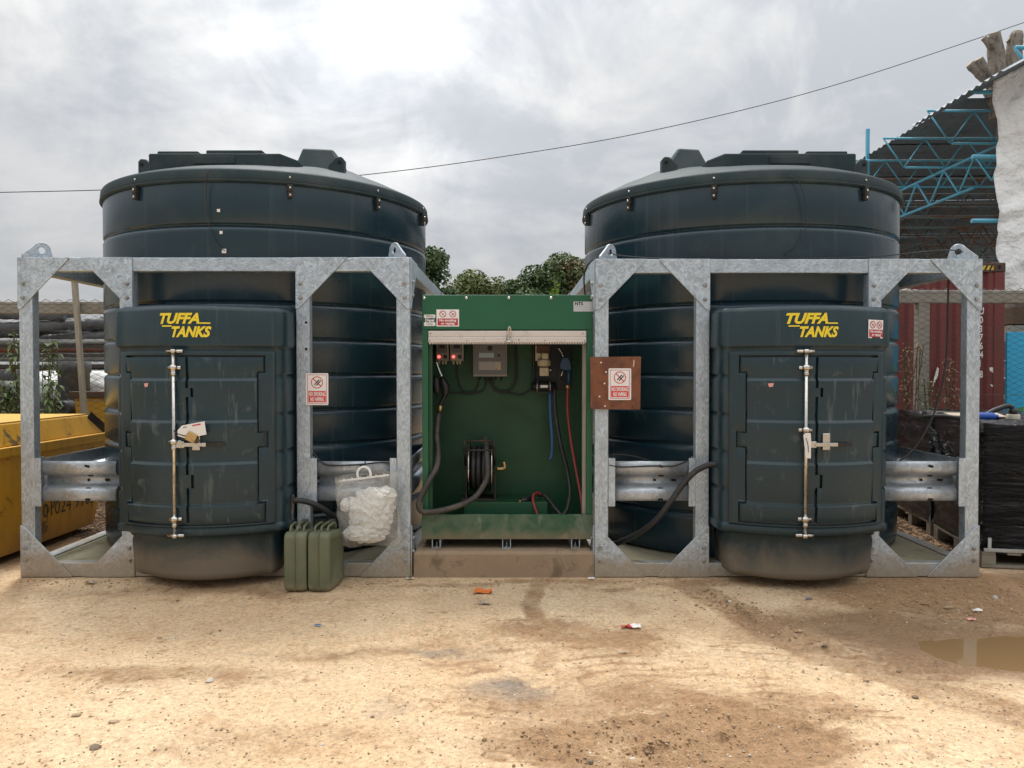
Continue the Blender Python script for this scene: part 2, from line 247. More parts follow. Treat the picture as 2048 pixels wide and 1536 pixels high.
# ------------------------------------------------------------------ mesh helpers
class MB:
    def __init__(s): s.v = []; s.f = []; s.sm = []
    def add(s, vs, fs, smooth=False):
        o = len(s.v); s.v += [tuple(v) for v in vs]
        for f in fs: s.f.append(tuple(o+i for i in f)); s.sm.append(smooth)
        return s
    def box(s, a, b):
        x0, y0, z0 = a; x1, y1, z1 = b
        return s.add([(x0,y0,z0),(x1,y0,z0),(x1,y1,z0),(x0,y1,z0),(x0,y0,z1),(x1,y0,z1),(x1,y1,z1),(x0,y1,z1)],
                     [(0,3,2,1),(4,5,6,7),(0,1,5,4),(1,2,6,5),(2,3,7,6),(3,0,4,7)])
    def hexa(s, pts):   # 8 points: bottom 4 ccw, top 4 ccw
        return s.add(pts, [(0,3,2,1),(4,5,6,7),(0,1,5,4),(1,2,6,5),(2,3,7,6),(3,0,4,7)])
    def tube(s, path, r, n=8, cap=True, closed=False):
        path = [Vector(p) for p in path]; m = len(path); rs = r if isinstance(r, (list, tuple)) else [r]*m
        rings = []; up = None
        for i, p in enumerate(path):
            if closed: d = path[(i+1) % m]-path[i-1]
            else: d = path[min(i+1, m-1)]-path[max(i-1, 0)]
            if d.length < 1e-9: d = Vector((0, 0, 1))
            d.normalize()
            if up is None: up = Vector((0, 0, 1)) if abs(d.z) < 0.9 else Vector((1, 0, 0))
            a = d.cross(up)
            if a.length < 1e-6: a = d.orthogonal()
            a.normalize(); bb = d.cross(a).normalized(); up = -bb if False else a.cross(d)
            rings.append([p+a*math.cos(2*math.pi*k/n)*rs[i]+bb*math.sin(2*math.pi*k/n)*rs[i] for k in range(n)])
        vs = [q for rg in rings for q in rg]; fs = []
        for i in range(m if closed else m-1):
            j = (i+1) % m
            for k in range(n): fs.append((i*n+k, i*n+(k+1) % n, j*n+(k+1) % n, j*n+k))
        o = len(s.v); s.add(vs, fs, True)
        if cap and not closed:
            s.f.append(tuple(o+k for k in reversed(range(n)))); s.sm.append(False)
            s.f.append(tuple(o+(m-1)*n+k for k in range(n))); s.sm.append(False)
        return s
    def lathe(s, prof, c=(0,0,0), n=48, axis='z', cap=True, smooth=True):
        def pt(r, h, a):
            x, y = r*math.cos(a), r*math.sin(a)
            if axis == 'z': q = (x, y, h)
            elif axis == 'y': q = (x, h, y)
            else: q = (h, x, y)
            return (q[0]+c[0], q[1]+c[1], q[2]+c[2])
        vs = [pt(r, h, 2*math.pi*k/n) for r, h in prof for k in range(n)]; fs = []
        for i in range(len(prof)-1):
            for k in range(n): fs.append((i*n+k, i*n+(k+1) % n, (i+1)*n+(k+1) % n, (i+1)*n+k))
        o = len(s.v); s.add(vs, fs, smooth)
        if cap:
            s.f.append(tuple(o+k for k in reversed(range(n)))); s.sm.append(False)
            s.f.append(tuple(o+(len(prof)-1)*n+k for k in range(n))); s.sm.append(False)
        return s
    def prism(s, poly, a0, a1, axis='y'):
        """2D polygon (u,v) extruded between a0 and a1: axis y: (u,a,v); x: (a,u,v); z: (u,v,a)"""
        f = {'y': lambda u, v, a: (u, a, v), 'x': lambda u, v, a: (a, u, v), 'z': lambda u, v, a: (u, v, a)}[axis]
        n = len(poly); vs = [f(u, v, a0) for u, v in poly]+[f(u, v, a1) for u, v in poly]
        fs = [tuple(range(n)), tuple(reversed(range(n, 2*n)))]+[(i, n+i, n+(i+1) % n, (i+1) % n) for i in range(n)]
        return s.add(vs, fs)
    def bar(s, a, b, wd, ht=None):
        a = Vector(a); b = Vector(b); d = (b-a).normalized(); ht = ht or wd
        u = d.cross(Vector((0, 0, 1)))
        if u.length < 1e-4: u = Vector((1, 0, 0))
        u.normalize(); vv = u.cross(d)
        q = [(-1,-1),(1,-1),(1,1),(-1,1)]
        return s.add([p+u*i*wd/2+vv*j*ht/2 for p in (a, b) for i, j in q], [(0,1,2,3),(7,6,5,4),(0,4,5,1),(1,5,6,2),(2,6,7,3),(3,7,4,0)])
    def mesh(s, name, fix=True):
        me = bpy.data.meshes.new(name); me.from_pydata(s.v, [], s.f)
        me.polygons.foreach_set('use_smooth', s.sm)
        if fix:
            bm = bmesh.new(); bm.from_mesh(me); bmesh.ops.recalc_face_normals(bm, faces=bm.faces); bm.to_mesh(me); bm.free()
        return me
OFF = {}
def off(o): return OFF.get(o, Vector((0,0,0))) if o else Vector((0,0,0))
def thing(name, label, cat, loc=(0,0,0), group=None):
    o = bpy.data.objects.new(name, None); COL.objects.link(o); o.location = loc; OFF[o] = Vector(loc)
    o.empty_display_size = 0.1
    o['label'] = label; o['category'] = cat
    if group: o['group'] = group
    return o
def setmat(me, mat):
    if isinstance(mat, str): mat = MATS[mat]
    me.materials.clear(); me.materials.append(mat)
def obj(name, mb, mat, parent=None, bevel=None, label=None, seg=2, sub=None, keep=False):
    me = mb if isinstance(mb, bpy.types.Mesh) else mb.mesh(name)
    o = bpy.data.objects.new(name, me); COL.objects.link(o); setmat(me, mat)
    base = off(parent)
    if parent is not None:
        o.parent = parent
        if not keep: me.transform(Matrix.Translation(-base)); OFF[o] = base
    if bevel:
        md = o.modifiers.new('bevel', 'BEVEL'); md.width = bevel; md.segments = seg; md.limit_method = 'ANGLE'; md.angle_limit = R(40); md.harden_normals = False
    if sub:
        md = o.modifiers.new('sub', 'SUBSURF'); md.levels = sub; md.render_levels = sub
    if label: o['label'] = label
    return o
def single(name, mb, mat, label, cat, group=None, kind=None, **kw):
    o = obj(name, mb, mat, None, **kw)
    if kind: o['kind'] = kind
    if label: o['label'] = label
    if cat: o['category'] = cat
    if group: o['group'] = group
    return o
def inst(name, me, mat, parent, loc, rot=None, scale=None):
    """shares mesh data between alike pieces; mesh is modelled round its own origin"""
    o = bpy.data.objects.new(name, me); COL.objects.link(o)
    if not me.materials: setmat(me, mat)
    if parent is not None: o.parent = parent
    o.location = Vector(loc)-off(parent); OFF[o] = Vector(loc)
    if rot: o.rotation_euler = rot
    if scale: o.scale = scale
    return o
def struct(name, mb, mat, label=None):
    o = obj(name, mb, mat); o['kind'] = 'structure'
    if label: o['label'] = label
    return o
def arc(cx, cy, r, a0, a1, n):
    return [(cx+r*math.cos(R(a0+(a1-a0)*i/n)), cy+r*math.sin(R(a0+(a1-a0)*i/n))) for i in range(n+1)]
def rrect(x0, y0, x1, y1, r, n=4):
    return arc(x1-r, y1-r, r, 0, 90, n)+arc(x0+r, y1-r, r, 90, 180, n)+arc(x0+r, y0+r, r, 180, 270, n)+arc(x1-r, y0+r, r, 270, 360, n)
def spline(pts, n=8):
    pts = [Vector(p) for p in pts]; out = []
    q = [pts[0]*2-pts[1]]+pts+[pts[-1]*2-pts[-2]]
    for i in range(1, len(q)-2):
        p0, p1, p2, p3 = q[i-1:i+3]
        for k in range(n):
            t = k/n
            out.append(0.5*((2*p1)+(-p0+p2)*t+(2*p0-5*p1+4*p2-p3)*t*t+(-p0+3*p1-3*p2+p3)*t**3))
    out.append(pts[-1]); return out
def text2d(s, size, bold=0.0, shear=0.0, width=None, sx=1.0, space=1.0):
    cu = bpy.data.curves.new('txt', 'FONT'); cu.body = s; cu.size = size; cu.offset = bold; cu.shear = shear; cu.resolution_u = 3; cu.space_character = space
    ob = bpy.data.objects.new('txt', cu); me = bpy.data.meshes.new_from_object(ob)
    v = np.array([(q.co.x, q.co.y) for q in me.vertices]) if len(me.vertices) else np.zeros((1, 2))
    f = [tuple(p.vertices) for p in me.polygons]
    bpy.data.objects.remove(ob); bpy.data.curves.remove(cu); bpy.data.meshes.remove(me)
    x0, x1 = v[:, 0].min(), v[:, 0].max(); v[:, 0] -= x0; wd = x1-x0
    k = (width/wd) if width else sx
    v[:, 0] *= k; wd *= k
    return v, f, wd
def decal(parent, name, mapf, mat, polys, layer, label=None):
    """flat print: polys = list of (verts2d, faces); layer = height above the carrier in mm"""
    mb = MB()
    for v, f in polys: mb.add([mapf(a, b, layer*0.001) for a, b in v], f)
    me = mb.mesh(name, fix=False)
    return obj(name, me, mat, parent, label=label)
def quad(x0, y0, x1, y1): return ([(x0,y0),(x1,y0),(x1,y1),(x0,y1)], [(0,1,2,3)])
def polyf(p): return (p, [tuple(range(len(p)))])
def ring(cx, cy, r0, r1, n=28):
    v = []; f = []
    for i in range(n):
        a = 2*math.pi*i/n; v += [(cx+r0*math.cos(a), cy+r0*math.sin(a)), (cx+r1*math.cos(a), cy+r1*math.sin(a))]
        j = (i+1) % n; f.append((2*i, 2*i+1, 2*j+1, 2*j))
    return v, f
def line2(a, b, w):
    a = Vector(a); b = Vector(b); d = (b-a).normalized(); nn = Vector((-d.y, d.x))*w/2
    return ([tuple(a-nn), tuple(b-nn), tuple(b+nn), tuple(a+nn)], [(0,1,2,3)])
def txt(s, size, cx, cy, width=None, bold=0.0, shear=0.0, sx=1.0):
    v, f, wd = text2d(s, size, bold, shear, width, sx)
    return ([(a+cx-wd/2, b+cy) for a, b in v], f)
# value noise in numpy
def vnoise(x, y, seed=0):
    xi = np.floor(x).astype(np.int64); yi = np.floor(y).astype(np.int64); xf = x-xi; yf = y-yi
    def h(a, b):
        k = (a*374761393+b*668265263+seed*1442695041) & 0x7fffffff
        k = ((k ^ (k >> 13))*1274126177) & 0x7fffffff
        return ((k ^ (k >> 16)) & 0xffff)/65535.0
    u = xf*xf*(3-2*xf); v = yf*yf*(3-2*yf)
    return (h(xi, yi)*(1-u)+h(xi+1, yi)*u)*(1-v)+(h(xi, yi+1)*(1-u)+h(xi+1, yi+1)*u)*v
def fbm(x, y, o=5, seed=0, g=0.5):
    s = 0; a = 1; tot = 0
    for i in range(o): s = s+a*vnoise(x*2**i, y*2**i, seed+i); tot += a; a *= g
    return s/tot
# ------------------------------------------------------------------ ground
def axis_pts(lo, hi, step, far, k=1.35):
    p = list(np.arange(lo, hi+1e-6, step)); d = step
    a = []; x = lo
    while x > -far: d *= k; x -= d; a.append(x)
    d = step; b = []; x = hi
    while x < far: d *= k; x += d; b.append(x)
    return np.array(a[::-1]+p+b)
gx = axis_pts(-4.6, 4.6, 0.017, 600); gy = axis_pts(-3.1, 0.6, 0.017, 600)
GX, GY = np.meshgrid(gx, gy)
wx = (fbm(GX*1.6, GY*1.6, 4, 11)-0.5); wy = (fbm(GX*1.6+9, GY*1.6, 4, 17)-0.5)
def blob(px, py, rx, ry, soft=0.45, rot=0.0, warp=0.55):
    c = G(px, py); x = GX+wx*warp-c.x; y = GY+wy*warp-c.y; a = R(rot)
    u = (x*math.cos(a)+y*math.sin(a))/rx; v = (-x*math.sin(a)+y*math.cos(a))/ry
    d = np.sqrt(u*u+v*v); return np.clip((1-d)/soft+0.5, 0, 1)
def path_mask(pts, wid, soft=0.6, warp=0.25):
    q = [G(*p) for p in pts]; x = GX+wx*warp; y = GY+wy*warp; best = np.full(GX.shape, 1e9)
    for a, b in zip(q[:-1], q[1:]):
        dx, dy = b.x-a.x, b.y-a.y; tt = np.clip(((x-a.x)*dx+(y-a.y)*dy)/(dx*dx+dy*dy), 0, 1)
        best = np.minimum(best, np.hypot(x-a.x-tt*dx, y-a.y-tt*dy))
    return np.clip((wid-best)/(wid*soft)+0.5, 0, 1)
fine = fbm(GX*9, GY*9, 4, 3); mid = fbm(GX*2.2, GY*2.2, 5, 5)
mud = 0.95*blob(1330, 1490, 0.62, 0.34, 0.6)
mud = np.maximum(mud, 0.75*blob(1230, 1400, 0.55, 0.30, 0.9))
mud = np.maximum(mud, 0.70*blob(1180, 1280, 0.55, 0.32, 0.9))
mud = np.maximum(mud, 0.60*blob(1500, 1410, 0.55, 0.22, 0.8))
mud = np.maximum(mud, 0.62*path_mask([(1370, 1172), (1470, 1215), (1590, 1290), (1760, 1345), (1960, 1410), (2200, 1460)], 0.13))
mud = np.maximum(mud, 0.95*blob(1960, 1195, 1.15, 0.55, 0.5))
mud = np.maximum(mud, 0.85*blob(1900, 1290, 0.95, 0.55, 0.5, -18))
mud = np.maximum(mud, 0.55*path_mask([(1085, 1150), (1085, 1250), (1100, 1330)], 0.07))
mud = np.maximum(mud, 0.45*blob(300, 1365, 0.5, 0.14, 1.0)); mud = np.maximum(mud, 0.5*blob(730, 1310, 0.5, 0.12, 1.0)); mud = np.maximum(mud, 0.4*blob(960, 1300, 0.4, 0.25, 1.0))
mud = np.maximum(mud, 0.5*blob(420, 1185, 0.9, 0.12, 1.0)); mud = np.maximum(mud, 0.55*blob(1010, 1160, 0.9, 0.06, 1.0)); mud = np.maximum(mud, 0.5*blob(1500, 1172, 1.2, 0.09, 0.9))
mud = np.maximum(mud, 0.35*blob(620, 1480, 0.5, 0.16, 1.0))
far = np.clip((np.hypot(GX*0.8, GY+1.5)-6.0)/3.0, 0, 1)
mud = np.clip(mud*(0.45+1.1*mid)*(0.7+0.6*fine), 0, 1)
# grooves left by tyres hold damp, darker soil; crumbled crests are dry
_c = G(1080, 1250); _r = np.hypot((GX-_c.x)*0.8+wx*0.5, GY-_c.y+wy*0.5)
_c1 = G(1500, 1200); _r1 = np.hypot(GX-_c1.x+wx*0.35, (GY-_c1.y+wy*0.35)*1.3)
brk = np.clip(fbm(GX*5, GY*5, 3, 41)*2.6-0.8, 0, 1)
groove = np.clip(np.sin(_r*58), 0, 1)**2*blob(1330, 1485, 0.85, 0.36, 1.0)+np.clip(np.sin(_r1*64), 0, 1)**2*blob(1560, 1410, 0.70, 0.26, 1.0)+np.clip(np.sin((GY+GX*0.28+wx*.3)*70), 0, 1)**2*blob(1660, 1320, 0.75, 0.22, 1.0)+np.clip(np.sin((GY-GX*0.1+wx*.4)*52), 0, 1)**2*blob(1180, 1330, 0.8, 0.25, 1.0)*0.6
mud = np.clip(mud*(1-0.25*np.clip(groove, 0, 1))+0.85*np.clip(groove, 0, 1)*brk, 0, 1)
rdg = 1-np.abs(2*fbm(GX*7+wx*3, GY*7+wy*3, 3, 55)-1); mud = np.clip(mud+np.clip((rdg-0.955)/0.03, 0, 1)*brk*0.40, 0, 1)
spk = np.clip((fbm(GX*22, GY*22, 2, 61)-0.70)/0.08, 0, 1); mud = np.clip(mud+0.5*spk*np.clip(mid*2-0.6, 0, 1), 0, 1)
behind = np.clip((GY-0.15)/0.3, 0, 1); mud = np.maximum(mud, behind*np.clip(0.55+0.35*(np.abs(GX) > 3.3)+0.8*(mid-0.5), 0, 1))  # extra dark at the flanks: shade among clutter, put into the mud tone
grey = np.clip(0.9*blob(1050, 1365, 0.16, 0.13, 1.0)*fine*2+0.8*blob(800, 1425, 0.09, 0.07, 1.0)*fine*1.8+0.5*blob(910, 1310, 0.2, 0.04, 1.0)*fine*2, 0, 1)
pc = G(2030, 1298); pud = blob(2150, 1306, 0.87, 0.40, 0.30, -12, 0.35)
wet = np.clip(blob(1980, 1295, 1.10, 0.60, 0.6, -14, 0.5), 0, 1)
# relief: gentle undulation, ridges of the wheel tracks, small lumps, puddle hollow
H = (fbm(GX*0.55, GY*0.55, 3, 21)-0.5)*0.05+(mid-0.5)*0.030+(fine-0.5)*0.015
arcs = np.zeros_like(GX)
c0 = G(1080, 1250)
rad = np.hypot((GX-c0.x)*0.8+wx*0.3, GY-c0.y+wy*0.3)
arcs += 0.020*np.sin(rad*58)*blob(1340, 1490, 0.75, 0.34, 1.0)
c1 = G(1500, 1200); rad2 = np.hypot(GX-c1.x+wx*0.2, (GY-c1.y+wy*0.2)*1.3)
arcs += 0.018*np.sin(rad2*64)*blob(1560, 1430, 0.55, 0.2, 1.0)+0.016*np.sin((GY+GX*0.28+wx*.15)*70)*blob(1680, 1330, 0.6, 0.18, 1.0)
H += arcs*np.clip(fine*2-0.5, 0, 1)
H += 0.03*path_mask([(1400, 1175), (1490, 1215), (1600, 1285), (1720, 1310)], 0.05)*fine*1.6
near = np.clip((np.abs(GX)-30)/60, 0, 1)
H = H*(1-near)
flat = np.clip((GY+0.35)/0.3, 0, 1)*np.clip((5.2-np.abs(GX))/0.6, 0, 1)       # level pad under the tanks
H = H*(1-flat)-0.006*flat-0.012*(1-flat)
H -= 0.055*pud
gm = bpy.data.meshes.new('ground'); nxg, nyg = len(gx), len(gy)
co = np.stack([GX, GY, H], -1).reshape(-1, 3)
ii = np.arange(nyg*nxg).reshape(nyg, nxg)
q = np.stack([ii[:-1, :-1], ii[:-1, 1:], ii[1:, 1:], ii[1:, :-1]], -1).reshape(-1, 4)
gm.vertices.add(len(co)); gm.vertices.foreach_set('co', co.ravel())
gm.loops.add(q.size); gm.loops.foreach_set('vertex_index', q.ravel().astype(np.int32))
gm.polygons.add(len(q)); gm.polygons.foreach_set('loop_start', np.arange(0, q.size, 4, dtype=np.int32)); gm.polygons.foreach_set('loop_total', np.full(len(q), 4, np.int32))
gm.polygons.foreach_set('use_smooth', np.ones(len(q), bool)); gm.update(); gm.validate()
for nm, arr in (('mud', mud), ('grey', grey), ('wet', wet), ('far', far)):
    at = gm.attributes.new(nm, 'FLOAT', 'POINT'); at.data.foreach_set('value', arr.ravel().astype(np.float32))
m = bpy.data.materials.new('sandy_ground'); m.use_nodes = True; t = m.node_tree; b = t.nodes['Principled BSDF']
geo = t.nodes.new('ShaderNodeNewGeometry'); pos = geo.outputs['Position']
def attr(n):
    a = t.nodes.new('ShaderNodeAttribute'); a.attribute_name = n; return a.outputs['Fac']
n_big = noise(t, pos, 0.8, 3, 0.6, 0.4); n_mid = noise(t, pos, 5.0, 5, 0.68, 0.5); n_f = noise(t, pos, 42, 4, 0.7); n_g = noise(t, pos, 170, 2, 0.6)
c = mixc(t, ramp(t, n_big, [(0.35, 0), (0.65, 1)]), (0.63, 0.445, 0.27), (0.70, 0.53, 0.345))
c = mixc(t, mth(t, 'MULTIPLY', ramp(t, n_mid, [(0.48, 0), (0.68, 1)]), 0.5), c, (0.52, 0.315, 0.17))
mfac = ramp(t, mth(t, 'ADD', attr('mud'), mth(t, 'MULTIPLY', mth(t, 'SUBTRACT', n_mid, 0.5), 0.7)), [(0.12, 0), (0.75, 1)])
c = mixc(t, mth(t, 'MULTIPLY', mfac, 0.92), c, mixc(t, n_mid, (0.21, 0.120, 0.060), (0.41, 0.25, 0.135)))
c = mixc(t, mth(t, 'MULTIPLY', attr('grey'), 0.7), c, (0.20, 0.18, 0.16))
c = mixc(t, mth(t, 'MULTIPLY', attr('wet'), 0.34), c, (0.125, 0.08, 0.045))
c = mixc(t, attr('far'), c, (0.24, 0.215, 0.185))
sp = mth(t, 'ADD', mth(t, 'ADD', mth(t, 'MULTIPLY', mth(t, 'SUBTRACT', n_f, 0.5), 1.4), mth(t, 'MULTIPLY', mth(t, 'SUBTRACT', n_g, 0.5), 0.8)), 1.0)
s = t.nodes.new('ShaderNodeVectorMath'); s.operation = 'SCALE'; t.links.new(c, s.inputs[0]); t.links.new(sp, s.inputs['Scale'])
# small dark grit and pits
vo = t.nodes.new('ShaderNodeTexVoronoi'); vo.inputs['Scale'].default_value = 46; t.links.new(pos, vo.inputs['Vector'])
pit = mth(t, 'MULTIPLY', ramp(t, vo.outputs['Distance'], [(0.10, 1), (0.24, 0)]), ramp(t, noise(t, pos, 7, 3, 0.6), [(0.52, 0), (0.62, 1)]))
c = mixc(t, mth(t, 'MULTIPLY', pit, 0.75), s.outputs[0], (0.20, 0.13, 0.07))
t.links.new(c, b.inputs['Base Color'])
t.links.new(mth(t, 'SUBTRACT', 0.92, mth(t, 'MULTIPLY', attr('wet'), 0.35)), b.inputs['Roughness']); b.inputs['Specular IOR Level'].default_value = 0.25
hgt = mth(t, 'ADD', mth(t, 'ADD', mth(t, 'MULTIPLY', n_f, 0.7), mth(t, 'MULTIPLY', n_g, 0.35)), mth(t, 'SUBTRACT', mth(t, 'MULTIPLY', n_mid, 0.8), mth(t, 'MULTIPLY', pit, 0.5)))
bn = t.nodes.new('ShaderNodeBump'); bn.inputs['Strength'].default_value = 0.85; bn.inputs['Distance'].default_value = 0.022
t.links.new(hgt, bn.inputs['Height']); t.links.new(bn.outputs[0], b.inputs['Normal'])
gm.materials.append(m)
ground = bpy.data.objects.new('ground', gm); COL.objects.link(ground); ground['kind'] = 'structure'; ground['label'] = 'dry sandy yard ground with brown muddy wheel tracks'
def gz(x, y):
    i = min(max(int(np.searchsorted(gx, x)), 1), nxg-1); j = min(max(int(np.searchsorted(gy, y)), 1), nyg-1)
    return float(H[j, i])
# puddle
m = bpy.data.materials.new('puddle_water'); m.use_nodes = True; b = m.node_tree.nodes['Principled BSDF']
b.inputs['Base Color'].default_value = (0.235, 0.145, 0.068, 1); b.inputs['Roughness'].default_value = 0.04; b.inputs['IOR'].default_value = 1.33
b.inputs['Specular IOR Level'].default_value = 0.5
PZ = -0.047
pd = MB(); pts = [(pc.x+0.55+1.5*math.cos(a)*1.0, pc.y+0.66*math.sin(a)) for a in np.linspace(0, 2*math.pi, 48, endpoint=False)]
pd.add([(x, y, PZ) for x, y in pts], [tuple(range(48))])
struct('puddle', pd.mesh('puddle', fix=False), m, 'muddy brown puddle in the hollow of the yard')

# ------------------------------------------------------------------ galvanised frames
T = 0.37                                                   # leg of the triangular corner plates
bolt_me = MB().lathe([(0.017, 0), (0.017, -0.003), (0.0125, -0.004), (0.0125, -0.013), (0.010, -0.015)], n=8, axis='y', smooth=False).mesh('bolt')
boltx_me = MB().lathe([(0.017, 0), (0.017, 0.003), (0.0125, 0.004), (0.0125, 0.013), (0.010, 0.015)], n=8, axis='x', smooth=False).mesh('bolt')
def lug_mesh():
    outer = [(-0.10, 0), (0.10, 0), (0.10, 0.03)]+arc(0.03, 0.065, 0.058, 0, 150, 12)+[(-0.10, 0.02)]
    n = 24; hole = [(0.03+0.023*math.cos(2*math.pi*i/n), 0.065+0.023*math.sin(2*math.pi*i/n)) for i in range(n)]
    # star-shaped outline about the hole: sample the outer polygon by angle
    def ray(a):
        best = None; d = Vector((math.cos(a), math.sin(a))); c = Vector((0.03, 0.065))
        for i in range(len(outer)):
            p = Vector(outer[i]); q2 = Vector(outer[(i+1) % len(outer)]); e = q2-p
            den = d.x*e.y-d.y*e.x
            if abs(den) < 1e-9: continue
            w_ = p-c; tt = (w_.x*e.y-w_.y*e.x)/den; uu = (w_.x*d.y-w_.y*d.x)/den
            if tt > 0 and -1e-6 <= uu <= 1+1e-6 and (best is None or tt < best): best = tt
        return c+d*best
    ang = sorted(set([2*math.pi*i/n for i in range(n)]+[math.atan2(y-0.065, x-0.03) % (2*math.pi) for x, y in outer]))
    mb = MB(); k = len(ang); h = 0.0075; vs = []
    for yy in (-h, h):
        vs += [(*((0.03+0.023*math.cos(a)),), yy, 0.065+0.023*math.sin(a)) for a in ang]
        vs += [(ray(a).x, yy, ray(a).y) for a in ang]
    fs = []
    for i in range(k):
        j = (i+1) % k
        fs += [(i, j, k+j, k+i), (2*k+i, 3*k+i, 3*k+j, 2*k+j), (i, 2*k+i, 2*k+j, j), (k+i, k+j, 3*k+j, 3*k+i)]
    return mb.add(vs, fs).mesh('lifting_lug')
lug_me = lug_mesh()
def wprof(n=5):
    """W-section guard rail profile (depth, height)"""
    key = [(0.012, 0.0), (0.0, 0.022), (0.0, 0.075), (0.030, 0.105), (0.072, 0.118), (0.072, 0.172), (0.030, 0.185), (0.0, 0.215), (0.0, 0.268), (0.012, 0.29)]
    return [(a.x, a.y) for a in spline([(p[0], p[1], 0) for p in key], 3)]
def rail_mesh(x0, x1, y, z0, along='x', sgn=1):
    pr = wprof(); mb = MB(); n = len(pr); th = 0.004; xs = (x0, x1); vs = []
    for xx in xs:
        for dd in (0, th):
            for d, h in pr:
                vs.append((xx, y+(d+dd), z0+h) if along == 'x' else (y+sgn*(d+dd), xx, z0+h))
    fs = []
    for i in range(n-1):
        fs += [(i, i+1, 2*n+i+1, 2*n+i), (n+i, 3*n+i, 3*n+i+1, n+i+1), (i, n+i, n+i+1, i+1), (2*n+i, 2*n+i+1, 3*n+i+1, 3*n+i)]
    fs += [(0, 2*n, 3*n, n), (n-1, 2*n-1, 4*n-1, 3*n-1)]
    mb.add(vs, fs, True); return mb.mesh('guard_rail')
def slot_mesh(w_, h_): return MB().add([(x, 0, zz) for x, zz in rrect(-w_, -h_, w_, h_, min(w_, h_)*0.98, 4)], [tuple(range(20))]).mesh('bolt_hole', fix=False)
slot_a = slot_mesh(0.020, 0.009); slot_b = slot_mesh(0.010, 0.010)
def build_frame(px, label, z_top, mirror):
    x0, x1 = px[0][0], px[3][1]; d = 2.8
    fr = thing('galvanised_frame', label, 'steel frame', ((x0+x1)/2, d/2, 0), 'galvanised frames round the fuel tanks')
    BW, BD = 0.098, 0.08
    for a, b_ in px:
        obj('post', MB().box((a, 0, 0.10), (b_, BD, z_top-0.10)), 'galv', fr, bevel=0.006)
    for a in (x0, x1-BW):
        obj('post', MB().box((a, d-BD, 0.10), (a+BW, d, z_top-0.10)), 'galv', fr, bevel=0.006)
    for zz, nm in ((z_top-0.10, 'top_beam'), (0.0, 'bottom_beam')):
        obj(nm, MB().box((x0, 0, zz), (x1, BD, zz+0.10)), 'galv', fr, bevel=0.006)
        obj(nm, MB().box((x0, d-BD, zz), (x1, d, zz+0.10)), 'galv', fr, bevel=0.006)
        obj(nm, MB().box((x0, BD+0.001, zz), (x0+BW, d-BD-0.001, zz+0.10)), 'galv', fr, bevel=0.006)
        obj(nm, MB().box((x1-BW, BD+0.001, zz), (x1, d-BD-0.001, zz+0.10)), 'galv', fr, bevel=0.006)
    # triangular corner plates, bolted through the posts
    for k, (a, b_) in enumerate(px):
        s = 1 if k % 2 == 0 else -1; xe = a if s > 0 else b_
        for top in (1, 0):
            zc = z_top if top else 0.0; sg = -1 if top else 1
            pl = MB().prism([(xe, zc), (xe+s*T, zc), (xe+s*T-s*0.012, zc+sg*0.02), (xe+s*0.02, zc+sg*(T-0.0)), (xe, zc+sg*T)], -0.011, -0.001)
            g = obj('gusset_plate', pl, 'galv', fr, bevel=0.002, seg=1)
            for dz in (0.19, 0.29) if top else (0.12, 0.21):
                inst('bolt', bolt_me, 'bolt', g, ((a+b_)/2+(-0.012 if s > 0 else 0.012), -0.011, zc+sg*dz))
    for xe, s in ((x0, -1), (x1, 1)):                      # plates on the flanks
        for top in (1, 0):
            zc = z_top if top else 0.0; sg = -1 if top else 1
            for ye, sy in ((0.0, 1), (d, -1)):
                xa, xb = (xe+s*0.001, xe+s*0.011)
                pl = MB().prism([(ye, zc), (ye+sy*T, zc), (ye+sy*T*0.97, zc+sg*0.02), (ye+sy*0.02, zc+sg*T), (ye, zc+sg*T)], min(xa, xb), max(xa, xb), axis='x')
                g = obj('gusset_plate', pl, 'galv', fr, bevel=0.002, seg=1)
                if s*mirror < 0 or sy < 0: continue
                for dz in (0.17, 0.27): inst('bolt', boltx_me, 'bolt', g, (xe+s*0.011, ye+0.05, zc+sg*dz), rot=(0, 0, 0 if s > 0 else math.pi))
    for (lx, ly, a) in ((x0+0.10, 0.06, 45), (x1-0.10, 0.06, 135), (x0+0.10, d-0.06, 135+180), (x1-0.10, d-0.06, 45+180)):
        lg = inst('lifting_lug', lug_me, 'galv', fr, (lx, ly, z_top-0.002), rot=(0, 0, R(a)))
        md = lg.modifiers.new('bevel', 'BEVEL'); md.width = 0.002; md.segments = 1; md.limit_method = 'ANGLE'
    # crash barrier rails
    zr = 0.547
    for (a, b_) in ((px[0][1], px[1][0]), (px[2][1], px[3][0])):
        rl = obj('guard_rail', rail_mesh(a+0.045, b_-0.045, 0.012, zr), 'galv_rail', fr)
        outer_ = (a == px[0][1]) if mirror > 0 else (a == px[2][1])
        for xx in ((a,) if mirror > 0 else (b_-0.05,)) if outer_ else (a, b_-0.05):
            ch = MB().box((xx+0.001, -0.004, zr-0.035), (xx+0.049, 0.004, zr+0.315)).box((xx+(0.002 if xx == a else 0.044), 0.0045, zr-0.035), (xx+(0.006 if xx == a else 0.048), 0.11, zr+0.315))
            obj('rail_bracket', ch, 'galv', fr)
        ca = a+0.045+(b_-a-0.09)*0.62
        for dx, dz, me in ((0, 0.255, slot_a), (0.01, 0.185, slot_a), (-0.03, 0.145, slot_b), (0.11, 0.145, slot_a), (0, 0.09, slot_a), (0, 0.012, slot_a)):
            dd = {0.145: 0.0712, 0.185: 0.030, 0.255: -0.001, 0.09: 0.013, 0.012: 0.003}[dz]
            inst('bolt_hole', me, 'hole', rl, (ca+dx, 0.012+dd-0.003, zr+dz), rot=(0, 0.25 if dz in (0.255,) else 0, 0))
